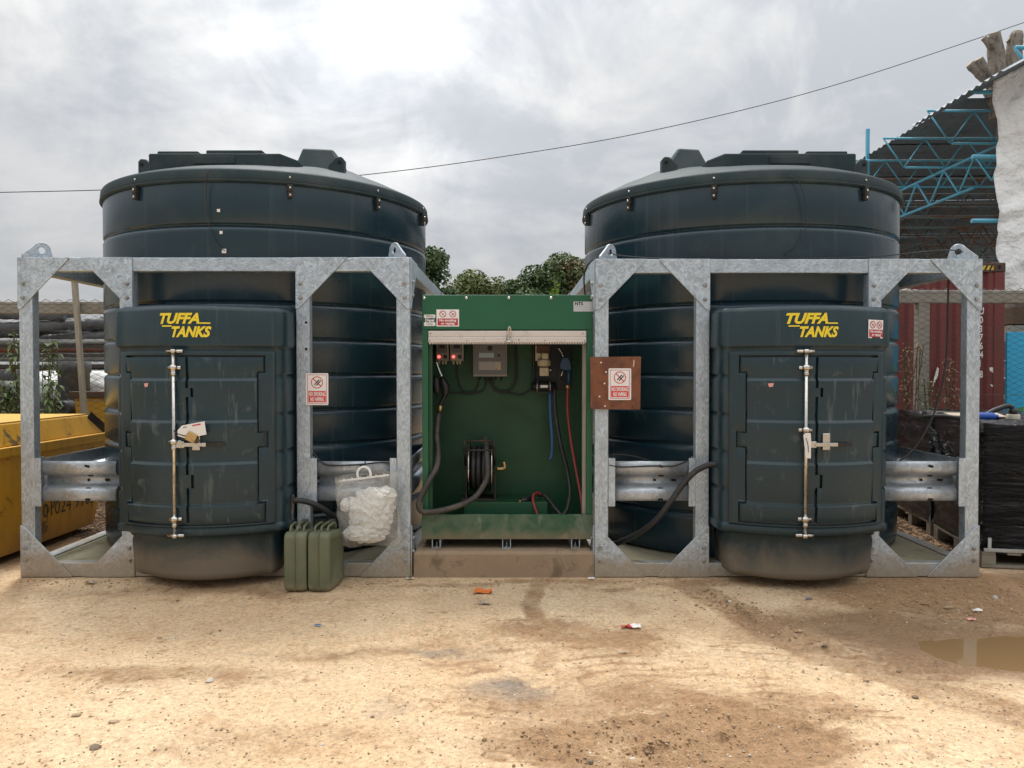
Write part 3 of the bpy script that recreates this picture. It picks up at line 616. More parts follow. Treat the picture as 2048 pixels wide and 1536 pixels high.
    for xx, sg in ((x0+0.02, 1), (x1-0.02, -1)):
        obj('guard_rail', rail_mesh(0.09, d-0.09, xx, zr, 'y', sg), 'galv_rail', fr)
    obj('floor_tray', MB().box((x0+BW+0.002, BD+0.003, 0.055), (x1-BW-0.002, d-BD-0.003, 0.088)), 'tray', fr)
    return fr
LP = [(-3.56, -3.462), (-2.834, -2.736), (-1.560, -1.462), (-0.835, -0.737)]
RP = [(0.600, 0.698), (1.330, 1.428), (2.570, 2.668), (3.286, 3.384)]
FZ = 2.312
frame_l = build_frame(LP, 'galvanised steel frame with two jerrycans and a rag bag in front of it', FZ, 1)
frame_r = build_frame(RP, 'galvanised steel frame with a rusty sign board fixed to its post', FZ-0.012, -1)

# ------------------------------------------------------------------ tanks
def tank_profile(r):
    p = [(r-0.05, 0.09), (r-0.012, 0.11), (r, 0.16)]
    for zz in (0.42, 0.68, 0.94, 1.20, 1.465, 1.73, 1.995, 2.555):
        p += [(r, zz-0.05), (r+0.002, zz-0.034), (r-0.004, zz-0.020), (r-0.026, zz-0.002), (r-0.028, zz+0.004), (r-0.006, zz+0.012), (r, zz+0.022)]
    p += [(r, 2.86), (r-0.006, 2.885)]
    return p
def build_tank(cx, r, label, mir, cab_x, sticker):
    cy = 1.4
    tk = thing('fuel_tank', label, 'fuel tank', (cx, cy, 0.09), 'dark plastic fuel storage tanks')
    obj('body', MB().lathe(tank_profile(r), (cx, cy, 0), 160), 'tank', tk)
    ro = r+0.018
    dome = [(ro-0.02, 2.862), (ro, 2.866), (ro+0.002, 2.90), (ro-0.002, 2.945), (ro-0.010, 2.958), (ro-0.035, 2.972), (ro-0.09, 2.995), (1.06, 3.065), (0.72, 3.145), (0.58, 3.17), (0.20, 3.175)]
    dm_ = MB().lathe(dome, (cx, cy, 0), 160)
    for i_, v_ in enumerate(dm_.v):                        # the cone rises higher towards the flanks and the rear than under the lid
        dx_, dy_ = v_[0]-cx, v_[1]-cy; r_ = math.hypot(dx_, dy_)
        if v_[2] > 2.98: dm_.v[i_] = (v_[0], v_[1], v_[2]+0.15*min(1, max(0, (1.30-r_)/0.66))*(1-max(0, -dy_/max(r_, 1e-6)))**0.8)
    cap = obj('roof_cap', dm_, 'tank_top', tk)
    rim = [(ro+0.0005, 2.868), (ro+0.006, 2.872), (ro+0.006, 2.880), (ro+0.0005, 2.884)]
    obj('rim_bead', MB().lathe(rim, (cx, cy, 0), 160, cap=False), 'tank_top', cap)
    # wide round lid towards the front with stepped edge
    lx, ly = cx-0.155*mir, cy-0.44
    oct_ = lambda rr: [(lx+u, ly+v) for u, v in ((-.595, -.33), (-.51, -.53), (.51, -.53), (.595, -.33), (.595, .3), (.43, .52), (-.43, .52), (-.595, .3))]
    ld = obj('lid', MB().prism(oct_(0.62), 2.98, 3.180, 'z'), 'tank_top', tk, bevel=0.012)
    hi = MB(); fy_ = ly-0.50
    for a0, a1, zt in ((-0.46, -0.14, 3.206), (-0.08, 0.36, 3.214)):
        hi.box((lx+a0*mir if mir > 0 else lx-a1, fy_, 3.176), (lx+a1 if mir > 0 else lx-a0, fy_+0.90, zt))
    obj('lid_step', hi, 'tank_top', ld, bevel=0.01)
    pn = MB().box((lx-0.16, ly-0.540, 3.095), (lx+0.16, ly-0.49, 3.155)); obj('raised_panel', pn, 'tank_top', ld, bevel=0.006)
    # faceted vent hump and lifting ears
    s = mir; hx = cx+0.56*s; hy = cy-0.30
    hump = MB().hexa([(hx-0.27, hy-0.30, 3.02), (hx+0.27, hy-0.30, 3.02), (hx+0.27, hy+0.28, 3.02), (hx-0.27, hy+0.28, 3.02),
                      (hx-0.11-0.08*s, hy-0.10, 3.385), (hx+0.11-0.04*s, hy-0.10, 3.375), (hx+0.11-0.04*s, hy+0.16, 3.375), (hx-0.11-0.08*s, hy+0.16, 3.385)])
    obj('vent_hump', hump, 'tank_top', tk, bevel=0.02)
    for ex, ez in ((cx-0.90*s, 3.250), (cx+0.70*s, 3.268)):
        ey = cy-0.50; o_ = -1 if ex < cx else 1
        poly = [(ex-0.075*o_, 2.98), (ex+0.055*o_, 2.98), (ex+0.055*o_, ez-0.02), (ex+0.035*o_, ez+0.005), (ex-0.01*o_, ez), (ex-0.075*o_, ez-0.06)]
        e = obj('lifting_ear', MB().prism(poly, ey-0.05, ey+0.05), 'tank_top', tk, bevel=0.012)
        obj('ear_hole', MB().lathe([(0.014, -0.004), (0.013, 0.0)], (ex+0.02*o_, ey-0.052, ez-0.045), 12, 'y'), 'hole', e)
    # strap brackets that hold the cap on
    angs = [-178, -118, -68, -38, -8, 62, 118] if mir > 0 else [-172, -142, -112, -62, -2, 62, 118]
    for a in angs:
        ca, sa = math.cos(R(a)), math.sin(R(a)); rr = r+0.012
        M_ = Matrix.Translation((cx, cy, 0)) @ Matrix.Rotation(R(a)+math.pi/2, 4, 'Z')
        b1 = MB().box((-0.020, -(r+0.034), 2.81), (0.020, -(r+0.002), 2.866)).box((-0.016, -(r+0.032), 2.765), (0.016, -(r+0.002), 2.8095)); me = b1.mesh('strap_bracket'); me.transform(M_)
        br = obj('strap_bracket', me, 'black_steel', tk, bevel=0.004)
        for zz, dd in ((2.838, r+0.035), (2.785, r+0.033), (2.915, ro+0.003)):
            me = MB().lathe([(0.009, 0), (0.009, -0.005), (0.005, -0.008)], (0, -dd, zz), 10, 'y').mesh('bolt'); me.transform(M_)
            obj('bolt', me, 'chrome', br)
    # ---- moulded equipment cabinet that stands out through the frame
    Wc = 0.595; C0 = cab_x
    def yf(s_, d_): return -0.42+d_+0.22*(s_/(Wc-d_))**2
    def F_base(s_, zz, o_=0.0):
        n_ = Vector((-2*0.22*s_/Wc**2*-1, -1, 0)).normalized()     # outward
        return Vector((C0+s_, yf(s_, 0), zz))+Vector((n_.x, n_.y, 0))*o_
    F = F_base
    def plan(d_):
        w_ = Wc-d_; e = w_-0.075; out = [(-w_, 0.32), (-w_, 0.10)]
        p1 = Vector((-w_, yf(e, d_)+0.10, 0)); p2 = Vector((-w_, yf(e, d_)-0.01, 0)); p3 = Vector((-e, yf(e, d_), 0))
        for k in range(7):
            tt = k/6; q_ = p1*(1-tt)**2+p2*2*tt*(1-tt)+p3*tt*tt; out.append((q_.x, q_.y))
        fr_ = [(-e+2*e*k/24, yf(-e+2*e*k/24, d_)) for k in range(1, 24)]
        left = out; right = [(-x, y) for x, y in reversed(out)]
        return left+fr_+right
    lev = [(0.05, 0.150), (0.056, 0.115), (0.075, 0.092), (0.11, 0.082), (0.30, 0.070), (0.335, 0.076), (0.350, 0.062), (0.372, 0.060), (0.380, 0.012), (0.392, 0.0), (0.425, -0.002), (0.440, 0.010), (0.452, 0.010)]
    for zz in (0.68, 0.94, 1.20, 1.465): lev += [(zz-0.03, 0.008), (zz, 0.028), (zz+0.012, 0.008)]
    lev += [(1.628, 0.012), (1.648, 0.014), (1.660, 0.002), (1.675, -0.004), (1.78, -0.002), (1.895, 0.000), (1.922, 0.012), (1.936, 0.036), (1.944, 0.10), (1.952, 0.25)]
    pl0 = plan(0); n = len(pl0); mb = MB(); vs = []
    for zz, d_ in lev: vs += [(C0+x, y, zz) for x, y in plan(d_)]
    fs = []
    for i in range(len(lev)-1):
        for k in range(n-1): fs.append((i*n+k, i*n+k+1, (i+1)*n+k+1, (i+1)*n+k))
        fs.append((i*n+n-1, i*n, (i+1)*n, (i+1)*n+n-1))
    fs += [tuple(range(n)), tuple((len(lev)-1)*n+k for k in range(n))]
    mb.add(vs, fs, True); cab = obj('cabinet', mb, 'tank_cab', tk)
    md = cab.modifiers.new('wn', 'WEIGHTED_NORMAL')
    # sheets that follow the curved front, cut to outline on a cell grid
    ribs = (1.432, 1.150, 0.868, 0.588)
    def doff(zz):
        hi_ = [z_ for z_ in ribs if z_ >= zz-1e-6]; top = min(hi_) if hi_ else 1.60; lo_ = [z_ for z_ in ribs if z_ < zz-1e-6]; bot = max(lo_) if lo_ else 0.45
        return 0.015*(zz-bot)/(top-bot)
    def sheet(name, inside, base_off, mat, depth, ss, zs, rib, parent):
        mb = MB(); idx = {}
        def vid(i, j, back):
            k = (i, j, back)
            if k not in idx:
                zz, dlo = zs[j]; o_ = -0.002 if back else base_off+(dlo if rib else 0)
                if back: o_ = base_off-depth
                idx[k] = len(mb.v); mb.v.append(tuple(F(ss[i], zz, o_)))
            return idx[k]
        ins = [[inside((ss[i]+ss[i+1])/2, (zs[j][0]+zs[j+1][0])/2) if zs[j+1][0]-zs[j][0] > 1e-5 else inside((ss[i]+ss[i+1])/2, zs[j][0]+(0.001 if j % 2 else 0.001)) for j in range(len(zs)-1)] for i in range(len(ss)-1)]
        g = lambda i, j: 0 <= i < len(ss)-1 and 0 <= j < len(zs)-1 and ins[i][j]
        for i in range(len(ss)-1):
            for j in range(len(zs)-1):
                if not ins[i][j]: continue
                mb.f.append((vid(i, j, 0), vid(i+1, j, 0), vid(i+1, j+1, 0), vid(i, j+1, 0))); mb.sm.append(True)
                for (di, dj, a, b2) in ((-1, 0, (i, j+1), (i, j)), (1, 0, (i+1, j), (i+1, j+1)), (0, -1, (i, j), (i+1, j)), (0, 1, (i+1, j+1), (i, j+1))):
                    if not g(i+di, j+dj):
                        mb.f.append((vid(*a, 0), vid(*a, 1), vid(*b2, 1), vid(*b2, 0))); mb.sm.append(False)
        return obj(name, mb, mat, parent, bevel=0.0045, seg=2)
    zb = {0.455, 0.475, 0.51, 0.59, 0.60, 0.97, 0.98, 1.07, 1.08, 1.48, 1.49, 1.585, 1.60, 0.72, 0.79, 1.33, 1.38, 0.445, 1.625, 0.615, 1.37, 1.32, 0.71, 0.80}
    zs = []
    for zz in sorted(zb): zs.append((zz, doff(zz)))
    for z_ in ribs: zs += [(z_-0.006, 0.015), (z_+0.013, -0.001)]
    zs.sort()
    S = 0.42
    ss = sorted(set([round(x, 4) for x in list(np.linspace(-0.40, 0.40, 17))+[-0.525, -0.50, -0.485, -0.47, -0.455, -0.43, -0.42, 0.42, 0.43, 0.455, 0.47, 0.485, 0.50, 0.525, -0.009, 0.009, 0.023, 0.041]]))
    tabs = ((1.48, 1.60), (0.97, 1.08), (0.445, 0.60))
    def in_door(s_, zz):
        if not 0.475 < zz < 1.585: return False
        lim = 0.42
        if zz > 1.49 or 0.98 < zz < 1.07 or 0.475 < zz < 0.59: lim = 0.455
        return abs(s_) < lim
    def seam(zz): return 0.032 if (1.33 < zz < 1.38 or 0.71 < zz < 0.80 or 1.32 < zz <= 1.33) else 0.0
    def in_left(s_, zz): return in_door(s_, zz) and s_ < seam(zz)-0.009
    def in_right(s_, zz): return in_door(s_, zz) and s_ > seam(zz)+0.009
    def in_frame(s_, zz):
        if not 0.445 < zz < 1.625: return False
        if abs(s_) > 0.525: return False
        if zz > 1.60 or zz < 0.455: return True
        lim = 0.43
        if zz > 1.48 or zz < 0.60: lim = 0.47
        if 0.97 < zz < 1.08: lim = 0.485
        return abs(s_) > lim
    sheet('door_surround', in_frame, 0.012, 'tank_cab', 0.030, ss, zs, False, cab)
    dl = sheet('door', in_left, 0.012, 'tank_door', 0.030, ss, zs, True, tk)
    dr = sheet('door', in_right, 0.012, 'tank_door', 0.030, ss, zs, True, tk)
    # locking bar
    sb = -0.075
    F0 = F
    F = lambda s_, zz, o_=0.0: F0(s_, zz, o_+0.016)
    A = F(sb, 0.39, 0.030); B = F(sb, 1.62, 0.030)
    rod = obj('locking_bar', MB().tube([A, B], 0.0115, 12), 'chrome', dl)
    for zz, hh in ((1.625, 0.012), (0.395, 0.012)):
        k = MB().tube([F(sb, zz-hh, 0.03), F(sb, zz+hh, 0.03)], 0.019, 12)
        k.tube([F(sb-0.055, zz, 0.010), F(sb+0.055, zz, 0.010)], 0.012, 10); obj('bar_keeper', k, 'chrome', tk)
    for zz in (1.515, 1.02+0.08 if mir < 0 else 1.02, 0.505):
        k = MB().lathe([(0.014, -0.05), (0.017, -0.048), (0.017, -0.03), (0.013, -0.026), (0.020, -0.012), (0.026, -0.005), (0.026, 0.012), (0.016, 0.018), (0.015, 0.022)], tuple(F(sb, zz, 0.03)), 14)
        k.tube([F(sb-0.042, zz, 0.010), F(sb+0.042, zz, 0.010)], 0.014, 10); obj('bar_clamp', k, 'chrome', dl)
    hz = 1.005
    def fl(s0, s1, z0, z1, o0, o1): return MB().hexa([F(s0, z0, o1), F(s1, z0, o1), F(s1, z0, o0), F(s0, z0, o0), F(s0, z1, o1), F(s1, z1, o1), F(s1, z1, o0), F(s0, z1, o0)])
    obj('bar_handle', fl(sb+0.008, sb+0.065, hz-0.022, hz+0.022, 0.026, 0.034), 'chrome', dl, bevel=0.003)
    obj('bar_handle', fl(sb+0.055, sb+0.20, hz-0.013, hz+0.012, 0.035, 0.041), 'chrome', dl, bevel=0.002)
    obj('latch_plate', fl(0.035, 0.085, hz-0.04, hz+0.075, 0.008, 0.020), 'chrome', dr, bevel=0.01)
    obj('handle_grip', fl(sb+0.20, sb+0.31, hz-0.013, hz+0.010, 0.018, 0.024), 'black_steel', dr, bevel=0.002)
    if mir > 0:
        pk = fl(0.01, 0.075, hz+0.02, hz+0.085, 0.045, 0.062); me = pk.mesh('padlock'); c_ = sum((v.co for v in me.vertices), Vector())/8
        me.transform(Matrix.Translation(c_) @ Matrix.Rotation(R(28), 4, 'Y') @ Matrix.Translation(-c_)); obj('padlock', me, 'brass', dr, bevel=0.01)
    # raised logo on the header
    Fd = F; F = F0
    def hm(a, b2, h): return F(a, b2, 0.0045+h)
    e = -0.012
    l1 = txt('TUFFA', 0.094, 0, 0, 0.272, 0.0042, 0.32); l2 = txt('TANKS', 0.094, 0, 0, 0.262, 0.0042, 0.32)
    sh = lambda q_, dx, dz: ([(a+dx, b2+dz) for a, b2 in q_[0]], q_[1])
    decal(cab, 'logo', hm, 'logo_yellow', [sh(l1, -0.045+e, 1.813), sh(l2, 0.035+e, 1.724), quad(0.082+e, 1.809, 0.160+e, 1.818), quad(-0.165+e, 1.790, -0.095+e, 1.799)], 1.5)
    if sticker:
        def st(a, b2, h): return F(0.388+a, 1.718+b2, 0.005+h)
        nosmoke_small(cab, st, 0.140, 0.125)
    pk = 0.13
    decal(dl, 'price_sticker', lambda a, b2, h: Fd(-0.30+a, 1.385+b2, 0.012+h), 'pink', [([(0, 0.025), (0.035, 0.028), (0.030, 0.004), (0.008, 0.0)], [(3, 2, 1, 0)])], 1.0)
    return tk, F
def nosmoke_small(parent, mp, W_, H_):
    """white and red 'No smoking or vaping' sticker"""
    decal(parent, 'warning_sticker', mp, 'sign_white', [quad(0, 0, W_, H_)], 0.5)
    decal(parent, 'sticker_panel', mp, 'sign_dred', [quad(W_*.05, H_*.06, W_*.95, H_*.47)], 1.2)
    decal(parent, 'sticker_lettering', mp, 'sign_white', [txt('No smoking', H_*.20, W_/2, H_*.30, W_*.74, H_*.006), txt('or vaping', H_*.20, W_/2, H_*.12, W_*.60, H_*.006)], 1.9)
    r_ = H_*.20
    q_ = []
    for cx_ in (W_*.28, W_*.72): q_ += [ring(cx_, H_*.73, r_*.80, r_), line2((cx_-r_*.65, H_*.73+r_*.65), (cx_+r_*.65, H_*.73-r_*.65), r_*.16)]
    decal(parent, 'sticker_symbol', mp, 'sign_dred', q_, 1.3)
    decal(parent, 'sticker_pictogram', mp, 'sign_black', [line2((W_*.24, H_*.68), (W_*.33, H_*.76), r_*.14), line2((W_*.67, H_*.66), (W_*.79, H_*.78), r_*.2)], 1.1)
tank_l, F_l = build_tank(-2.15, 1.362, 'dark blue-green fuel tank whose cabinet door carries a big white tag', 1, -2.165, False)
tank_r, F_r = build_tank(2.0, 1.338, 'dark blue-green fuel tank with a warning sticker on its cabinet header', -1, 2.03, True)
# ------------------------------------------------------------------ dispensing cabinet between the tanks
KX0, KX1, KY = -0.662, 0.594, 0.10
pl = MB()
pts8 = lambda x0, x1, y0, y1, z0, z1: [(x0,y0,z0),(x1,y0,z0),(x1,y1,z0),(x0,y1,z0),(x0,y0,z1),(x1,y0,z1),(x1,y1,z1),(x0,y1,z1)]
a_, b_ = G(829, 1157).x, G(1191, 1157).x
pl.add([(-0.715, -0.005, -0.03), (0.592, -0.005, -0.03), (0.592, 0.95, -0.03), (-0.715, 0.95, -0.03), (-0.715, -0.005, 0.165), (0.592, -0.005, 0.165), (0.592, 0.95, 0.165), (-0.715, 0.95, 0.165),
        (-0.695, 0.02, 0.182), (0.575, 0.02, 0.182), (0.575, 0.94, 0.182), (-0.695, 0.94, 0.182)],
       [(0,3,2,1),(0,1,5,4),(1,2,6,5),(2,3,7,6),(3,0,4,7),(4,5,9,8),(5,6,10,9),(6,7,11,10),(7,4,8,11),(8,9,10,11)])
single('concrete_plinth', pl, 'concrete', 'mud-stained concrete plinth under the green dispensing cabinet', 'plinth', bevel=0.006)
kb = thing('dispensing_cabinet', 'green steel fuel dispensing cabinet with its roller shutter raised', 'fuel cabinet', ((KX0+KX1)/2, 0.4, 0.18))
KB = 0.78                                                  # rear of the cabinet
obj('header_panel', MB().box((KX0, KY, 1.797), (KX1, KY+0.02, 2.052)), 'green', kb, bevel=0.004)
obj('roof_panel', MB().box((KX0, KY+0.021, 2.030), (KX1, KB, 2.050)), 'green', kb)
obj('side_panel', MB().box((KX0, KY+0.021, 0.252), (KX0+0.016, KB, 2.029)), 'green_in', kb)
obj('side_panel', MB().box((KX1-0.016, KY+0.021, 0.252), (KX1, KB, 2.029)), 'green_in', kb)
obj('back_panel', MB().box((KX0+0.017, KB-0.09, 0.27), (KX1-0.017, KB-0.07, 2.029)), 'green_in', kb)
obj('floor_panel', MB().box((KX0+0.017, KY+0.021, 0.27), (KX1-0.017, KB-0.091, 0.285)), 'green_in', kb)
obj('jamb', MB().box((KX0, KY-0.002, 0.436), (KX0+0.045, KY+0.0205, 1.795)), 'green', kb, bevel=0.003)
obj('jamb', MB().box((KX1-0.045, KY-0.002, 0.436), (KX1, KY+0.0205, 1.795)), 'green', kb, bevel=0.003)
for xx in (KX0+0.046, KX1-0.072):
    obj('shutter_guide', MB().box((xx, KY+0.03, 0.29), (xx+0.026, KY+0.075, 1.95)), 'wood_grey' if xx > 0 else 'green_in', kb)
obj('sill_panel', MB().box((KX0-0.004, KY-0.012, 0.252), (KX1, KY+0.02, 0.434)), 'green_dirty', kb, bevel=0.004)
sh = obj('shutter_bar', MB().box((KX0+0.048, KY-0.014, 1.745), (KX1-0.048, KY+0.012, 1.788)).box((KX0+0.048, KY-0.022, 1.700), (KX1-0.048, KY+0.012, 1.7445)), 'white_alu', kb, bevel=0.005)
st = MB(); k = 0
for i in range(62):
    xx = KX0+0.055+i*(KX1-KX0-0.11)/62; st.box((xx, KY-0.016, 1.690), (xx+0.011, KY-0.004, 1.6995))
obj('shutter_edge_strip', st, 'white_alu', sh)
hk = obj('pull_handle', MB().tube(spline([(-0.038, KY-0.024, 1.722), (-0.034, KY-0.05, 1.76), (-0.022, KY-0.06, 1.81), (-0.010, KY-0.05, 1.80), (-0.014, KY-0.03, 1.735)], 5), 0.0055, 8), 'chrome', sh)
obj('handle_rose', MB().lathe([(0.03, -0.004), (0.03, 0.002), (0.02, 0.008), (0.01, 0.010)], (-0.022, KY-0.035, 1.708), 20), 'chrome', sh)
riv = MB().lathe([(0.006, 0), (0.005, -0.003)], n=8, axis='y').mesh('rivet')
for xx, zz in ((KX0+0.06, 1.715), (KX0+0.065, 1.768), (-0.33, 1.717), (0.05, 1.72), (0.24, 1.717), (KX1-0.062, 1.715), (KX1-0.075, 1.768)):
    inst('rivet', riv, 'bolt', sh, (xx, KY-(0.022 if zz < 1.745 else 0.014), zz))
scr = MB().lathe([(0.013, 0), (0.013, -0.004), (0.008, -0.009), (0.003, -0.010)], n=14, axis='y').mesh('screw')
for i, xx in enumerate((-0.645, -0.335, -0.023, 0.287, 0.585)): inst('screw', scr, 'chrome', kb, (xx, KY, 2.028))
for xx in (-0.56, -0.04, 0.47):
    ft = MB().box((xx-0.032, KY+0.0, 0.1825), (xx-0.026, KB, 0.2515)).box((xx+0.026, KY+0.0, 0.1825), (xx+0.032, KB, 0.2515)).box((xx-0.0255, KY+0.0, 0.1825), (xx+0.0255, KB, 0.187))
    f_ = obj('foot_channel', ft, 'galv', kb)
    obj('anchor_bolt', MB().lathe([(0.014, 0.1875), (0.014, 0.196), (0.006, 0.197), (0.006, 0.222)], (xx, KY+0.04, 0), 8, smooth=False), 'chrome', f_)
# print on the header
def kmap(x0, z0):
    return lambda a, b, h: Vector((x0+a, KY-0.0005-h, z0+b))
mp = kmap(P(848, 652, KY).x, P(848, 652, KY).z); wl = 0.084
decal(kb, 'fuel_sticker', mp, 'sign_white', [polyf(rrect(0, 0.058, wl, 0.084, 0.008)), polyf(rrect(0, 0.0, wl, 0.028, 0.008))], 0.8)
decal(kb, 'fuel_sticker', mp, 'sign_black', [quad(0, 0.026, wl, 0.060)], 0.4)
decal(kb, 'sticker_lettering', mp, 'sign_black', [txt('White', 0.028, wl/2, 0.063, 0.058), txt('Only', 0.028, wl/2, 0.006, 0.046)], 1.4)
decal(kb, 'sticker_lettering', mp, 'sign_white', [txt('Diesel', 0.030, wl/2, 0.033, 0.066, 0.001)], 1.0)
q = P(873, 653, KY); nosmoke_small(kb, kmap(q.x, q.z), 0.166, 0.125)
q = P(1147, 623, KY); mp = kmap(q.x, q.z)
decal(kb, 'maker_plate', mp, 'sign_silver', [quad(0, 0, 0.146, 0.073)], 0.6)
decal(kb, 'plate_lettering', mp, 'sign_black', [txt('NTS', 0.031, 0.040, 0.047, 0.060, 0.0012)], 1.2)
decal(kb, 'plate_print', mp, 'print_grey', [quad(0.008, 0.038, 0.10, 0.0395), quad(0.008, 0.026, 0.135, 0.0272), quad(0.008, 0.015, 0.135, 0.0162)], 1.1)

# ------------------------------------------------------------------ equipment inside the cabinet
BW_ = KB-0.09                                             # face of the back wall
mb = MB().box((-0.60, BW_-0.012, 1.33), (-0.40, BW_-0.001, 1.86))
for k, (px0, px1) in enumerate(((872, 898), (900, 928))):
    y0 = BW_-0.13; A = P(px0, 722, y0); B = P(px1, 672, y0)
    t_ = thing('level_gauge', ('small grey tank gauge with a red lamp, beside the cabinet jamb', 'small grey tank gauge with a red lamp, next to the keypad unit')[k], 'gauge', ((A.x+B.x)/2, BW_, A.z))
    obj('case', MB().box((A.x, y0, A.z), (B.x-0.003, BW_-0.0015, B.z)), 'grey_box', t_, bevel=0.005)
    obj('face', MB().box((A.x+0.012, y0-0.003, A.z+0.065), (B.x-0.015, y0-0.0005, B.z-0.012)), 'grey_face', t_)
    obj('display', MB().box((A.x+0.03, y0-0.006, A.z+0.10), (B.x-0.03, y0-0.0032, A.z+0.13)), 'dark_plastic', t_)
    cx_ = (A.x+B.x)/2-0.002
    obj('indicator_lamp', MB().lathe([(0.012, 0), (0.012, -0.008), (0.006, -0.013)], (cx_-0.026, y0-0.0005, A.z+0.034), 14, 'y'), 'led_red', t_)
    obj('button', MB().lathe([(0.015, 0), (0.015, -0.008), (0.010, -0.010)], (cx_+0.026, y0-0.0005, A.z+0.034), 14, 'y'), 'dark_plastic', t_)
    for j in (-0.03, 0.0, 0.022): obj('cable_gland', MB().lathe([(0.010, 0), (0.010, -0.012), (0.007, -0.014), (0.007, -0.026)], (cx_+j, y0+0.05, A.z-0.0005), 10, 'z'), 'cream', t_)
y0 = BW_-0.16; A = P(946, 753, y0); B = P(1014, 680, y0)
t_ = thing('control_unit', 'grey fuel control unit with display and keypad inside the green cabinet', 'control unit', ((A.x+B.x)/2, BW_, A.z))
cs = obj('case', MB().box((A.x, y0, A.z), (B.x, BW_-0.0015, B.z)), 'grey_box', t_, bevel=0.006)
obj('front_plate', MB().box((A.x+0.008, y0-0.004, A.z+0.015), (B.x-0.008, y0-0.0005, B.z-0.02)), 'grey_face', t_, bevel=0.003)
W_ = B.x-A.x; mp = lambda a, b, h: Vector((A.x+a, y0-0.0042-h, A.z+b))
decal(t_, 'display', mp, 'lcd', [quad(W_*.18, 0.150, W_*.61, 0.186)], 0.8)
decal(t_, 'display_text', mp, 'print_grey', [line2((W_*.21+i*0.011, 0.158+0.013*j), (W_*.21+i*0.011+0.007, 0.161+0.013*j), 0.004) for i in range(9) for j in range(2) if (i*7+j*3) % 5], 1.3)
decal(t_, 'keypad_panel', mp, 'grey_light', [quad(W_*.17, 0.052, W_*.82, 0.118)], 0.8)
for i in range(3):
    for j in range(4): obj('key', MB().box((A.x+W_*.66+i*0.0155, y0-0.009, A.z+0.056+j*0.0150), (A.x+W_*.66+i*0.0155+0.011, y0-0.0052, A.z+0.056+j*0.0150+0.010)), 'sign_red' if (i, j) == (0, 0) else 'cream', t_)
obj('key_reader', MB().lathe([(0.018, 0), (0.018, -0.008), (0.010, -0.010)], (A.x+W_*.5, y0-0.0042, A.z+0.222), 16, 'y'), 'dark_plastic', t_)
obj('card_slot', MB().box((A.x+W_*.72, y0-0.008, A.z+0.155), (A.x+W_*.80, y0-0.0042, A.z+0.178)), 'dark_plastic', t_)
for j in range(5): obj('cable_gland', MB().lathe([(0.009, 0), (0.009, -0.014), (0.006, -0.016), (0.006, -0.03)], (A.x+0.05+j*0.043, y0+0.06, A.z-0.0005), 10), 'dark_plastic', t_)
# cables slung below the units
def cable(label, pts, r, mat='rubber', name='cable', group=None, n=6, cat='cable'):
    return single(name, MB().tube(spline(pts, n), r, 7), mat, label, cat, group)
q = lambda px, py, y=BW_-0.03: P(px, py, y)
cable('thin black cable sagging from the gauges to the keypad unit', [q(913, 724), q(915, 755), q(922, 778), q(938, 786), q(952, 778), q(958, 756)], 0.006)
cable('thin black cable running low from the black nozzle to the keypad unit', [q(893, 784), q(915, 786), q(945, 787), q(966, 780), q(974, 757)], 0.006)
cable('thin black cable looping from the keypad unit up to the shutter bar', [q(984, 756), q(986, 772), q(1000, 783), q(1020, 780), q(1031, 762), q(1033, 725), q(1031, 680)], 0.008)
cable('thin black cable dropping from the keypad unit towards the pump', [q(978, 757), q(990, 780), q(1020, 787), q(1045, 789), q(1060, 778), q(1070, 768)], 0.006)
# nozzle on the left with its hose
y0 = 0.36
def nz(px, py, y=y0): return P(px, py, y)
t_ = thing('fuel_nozzle', 'black fuel nozzle with ribbed metal spout hanging on the cabinet side', 'nozzle', tuple(nz(888, 780)))
sp_ = spline([nz(872, 722), nz(878, 740), nz(884, 754)], 6)
obj('spout', MB().tube(sp_, [0.011+0.003*(i % 2) for i in range(len(sp_))], 10), 'chrome', t_)
body = MB(); c_ = [nz(884, 754), nz(887, 764), nz(891, 776), nz(890, 790), nz(884, 802), nz(881, 810)]
body.tube(spline(c_, 4), [0.015+0.02*math.sin(math.pi*min(1, i/14)) for i in range(21)], 12)
obj('valve_body', body, 'dark_plastic', t_)
obj('cover', MB().tube(spline([nz(872, 752), nz(872, 770), nz(876, 788)], 4), [0.022, 0.03, 0.034, 0.036, 0.036, 0.034, 0.03, 0.026, 0.02], 10), 'dark_plastic', t_)
obj('lever_guard', MB().tube(spline([nz(873, 778), nz(866, 785), nz(864, 796), nz(870, 803), nz(880, 806)], 5), 0.007, 8), 'dark_plastic', t_)
obj('trigger', MB().tube(spline([nz(872, 780), nz(877, 786), nz(874, 793)], 4), 0.005, 8), 'dark_plastic', t_)
obj('swivel', MB().tube([nz(881, 810), nz(880, 816), nz(879, 824)], [0.016, 0.020, 0.018], 12), 'brass', t_)
hs = [nz(878, 826), nz(876, 836, 0.30), nz(873, 870, 0.25), nz(876, 905, 0.20), nz(873, 935, 0.12), nz(856, 965, 0.05), nz(841, 995, 0.04), nz(838, 1014, 0.035), nz(848, 1024, 0.035), nz(875, 1022, 0.045), nz(910, 1014, 0.07), nz(945, 998, 0.15), nz(965, 975, 0.20), nz(975, 950, 0.23), nz(974, 915, 0.26), nz(973, 888, 0.33), nz(970, 876, 0.40)]
single('delivery_hose', MB().tube(spline(hs, 8), 0.021, 12), 'rubber_dusty', 'thick dusty black hose looping from the reel over the cabinet sill', 'hose')
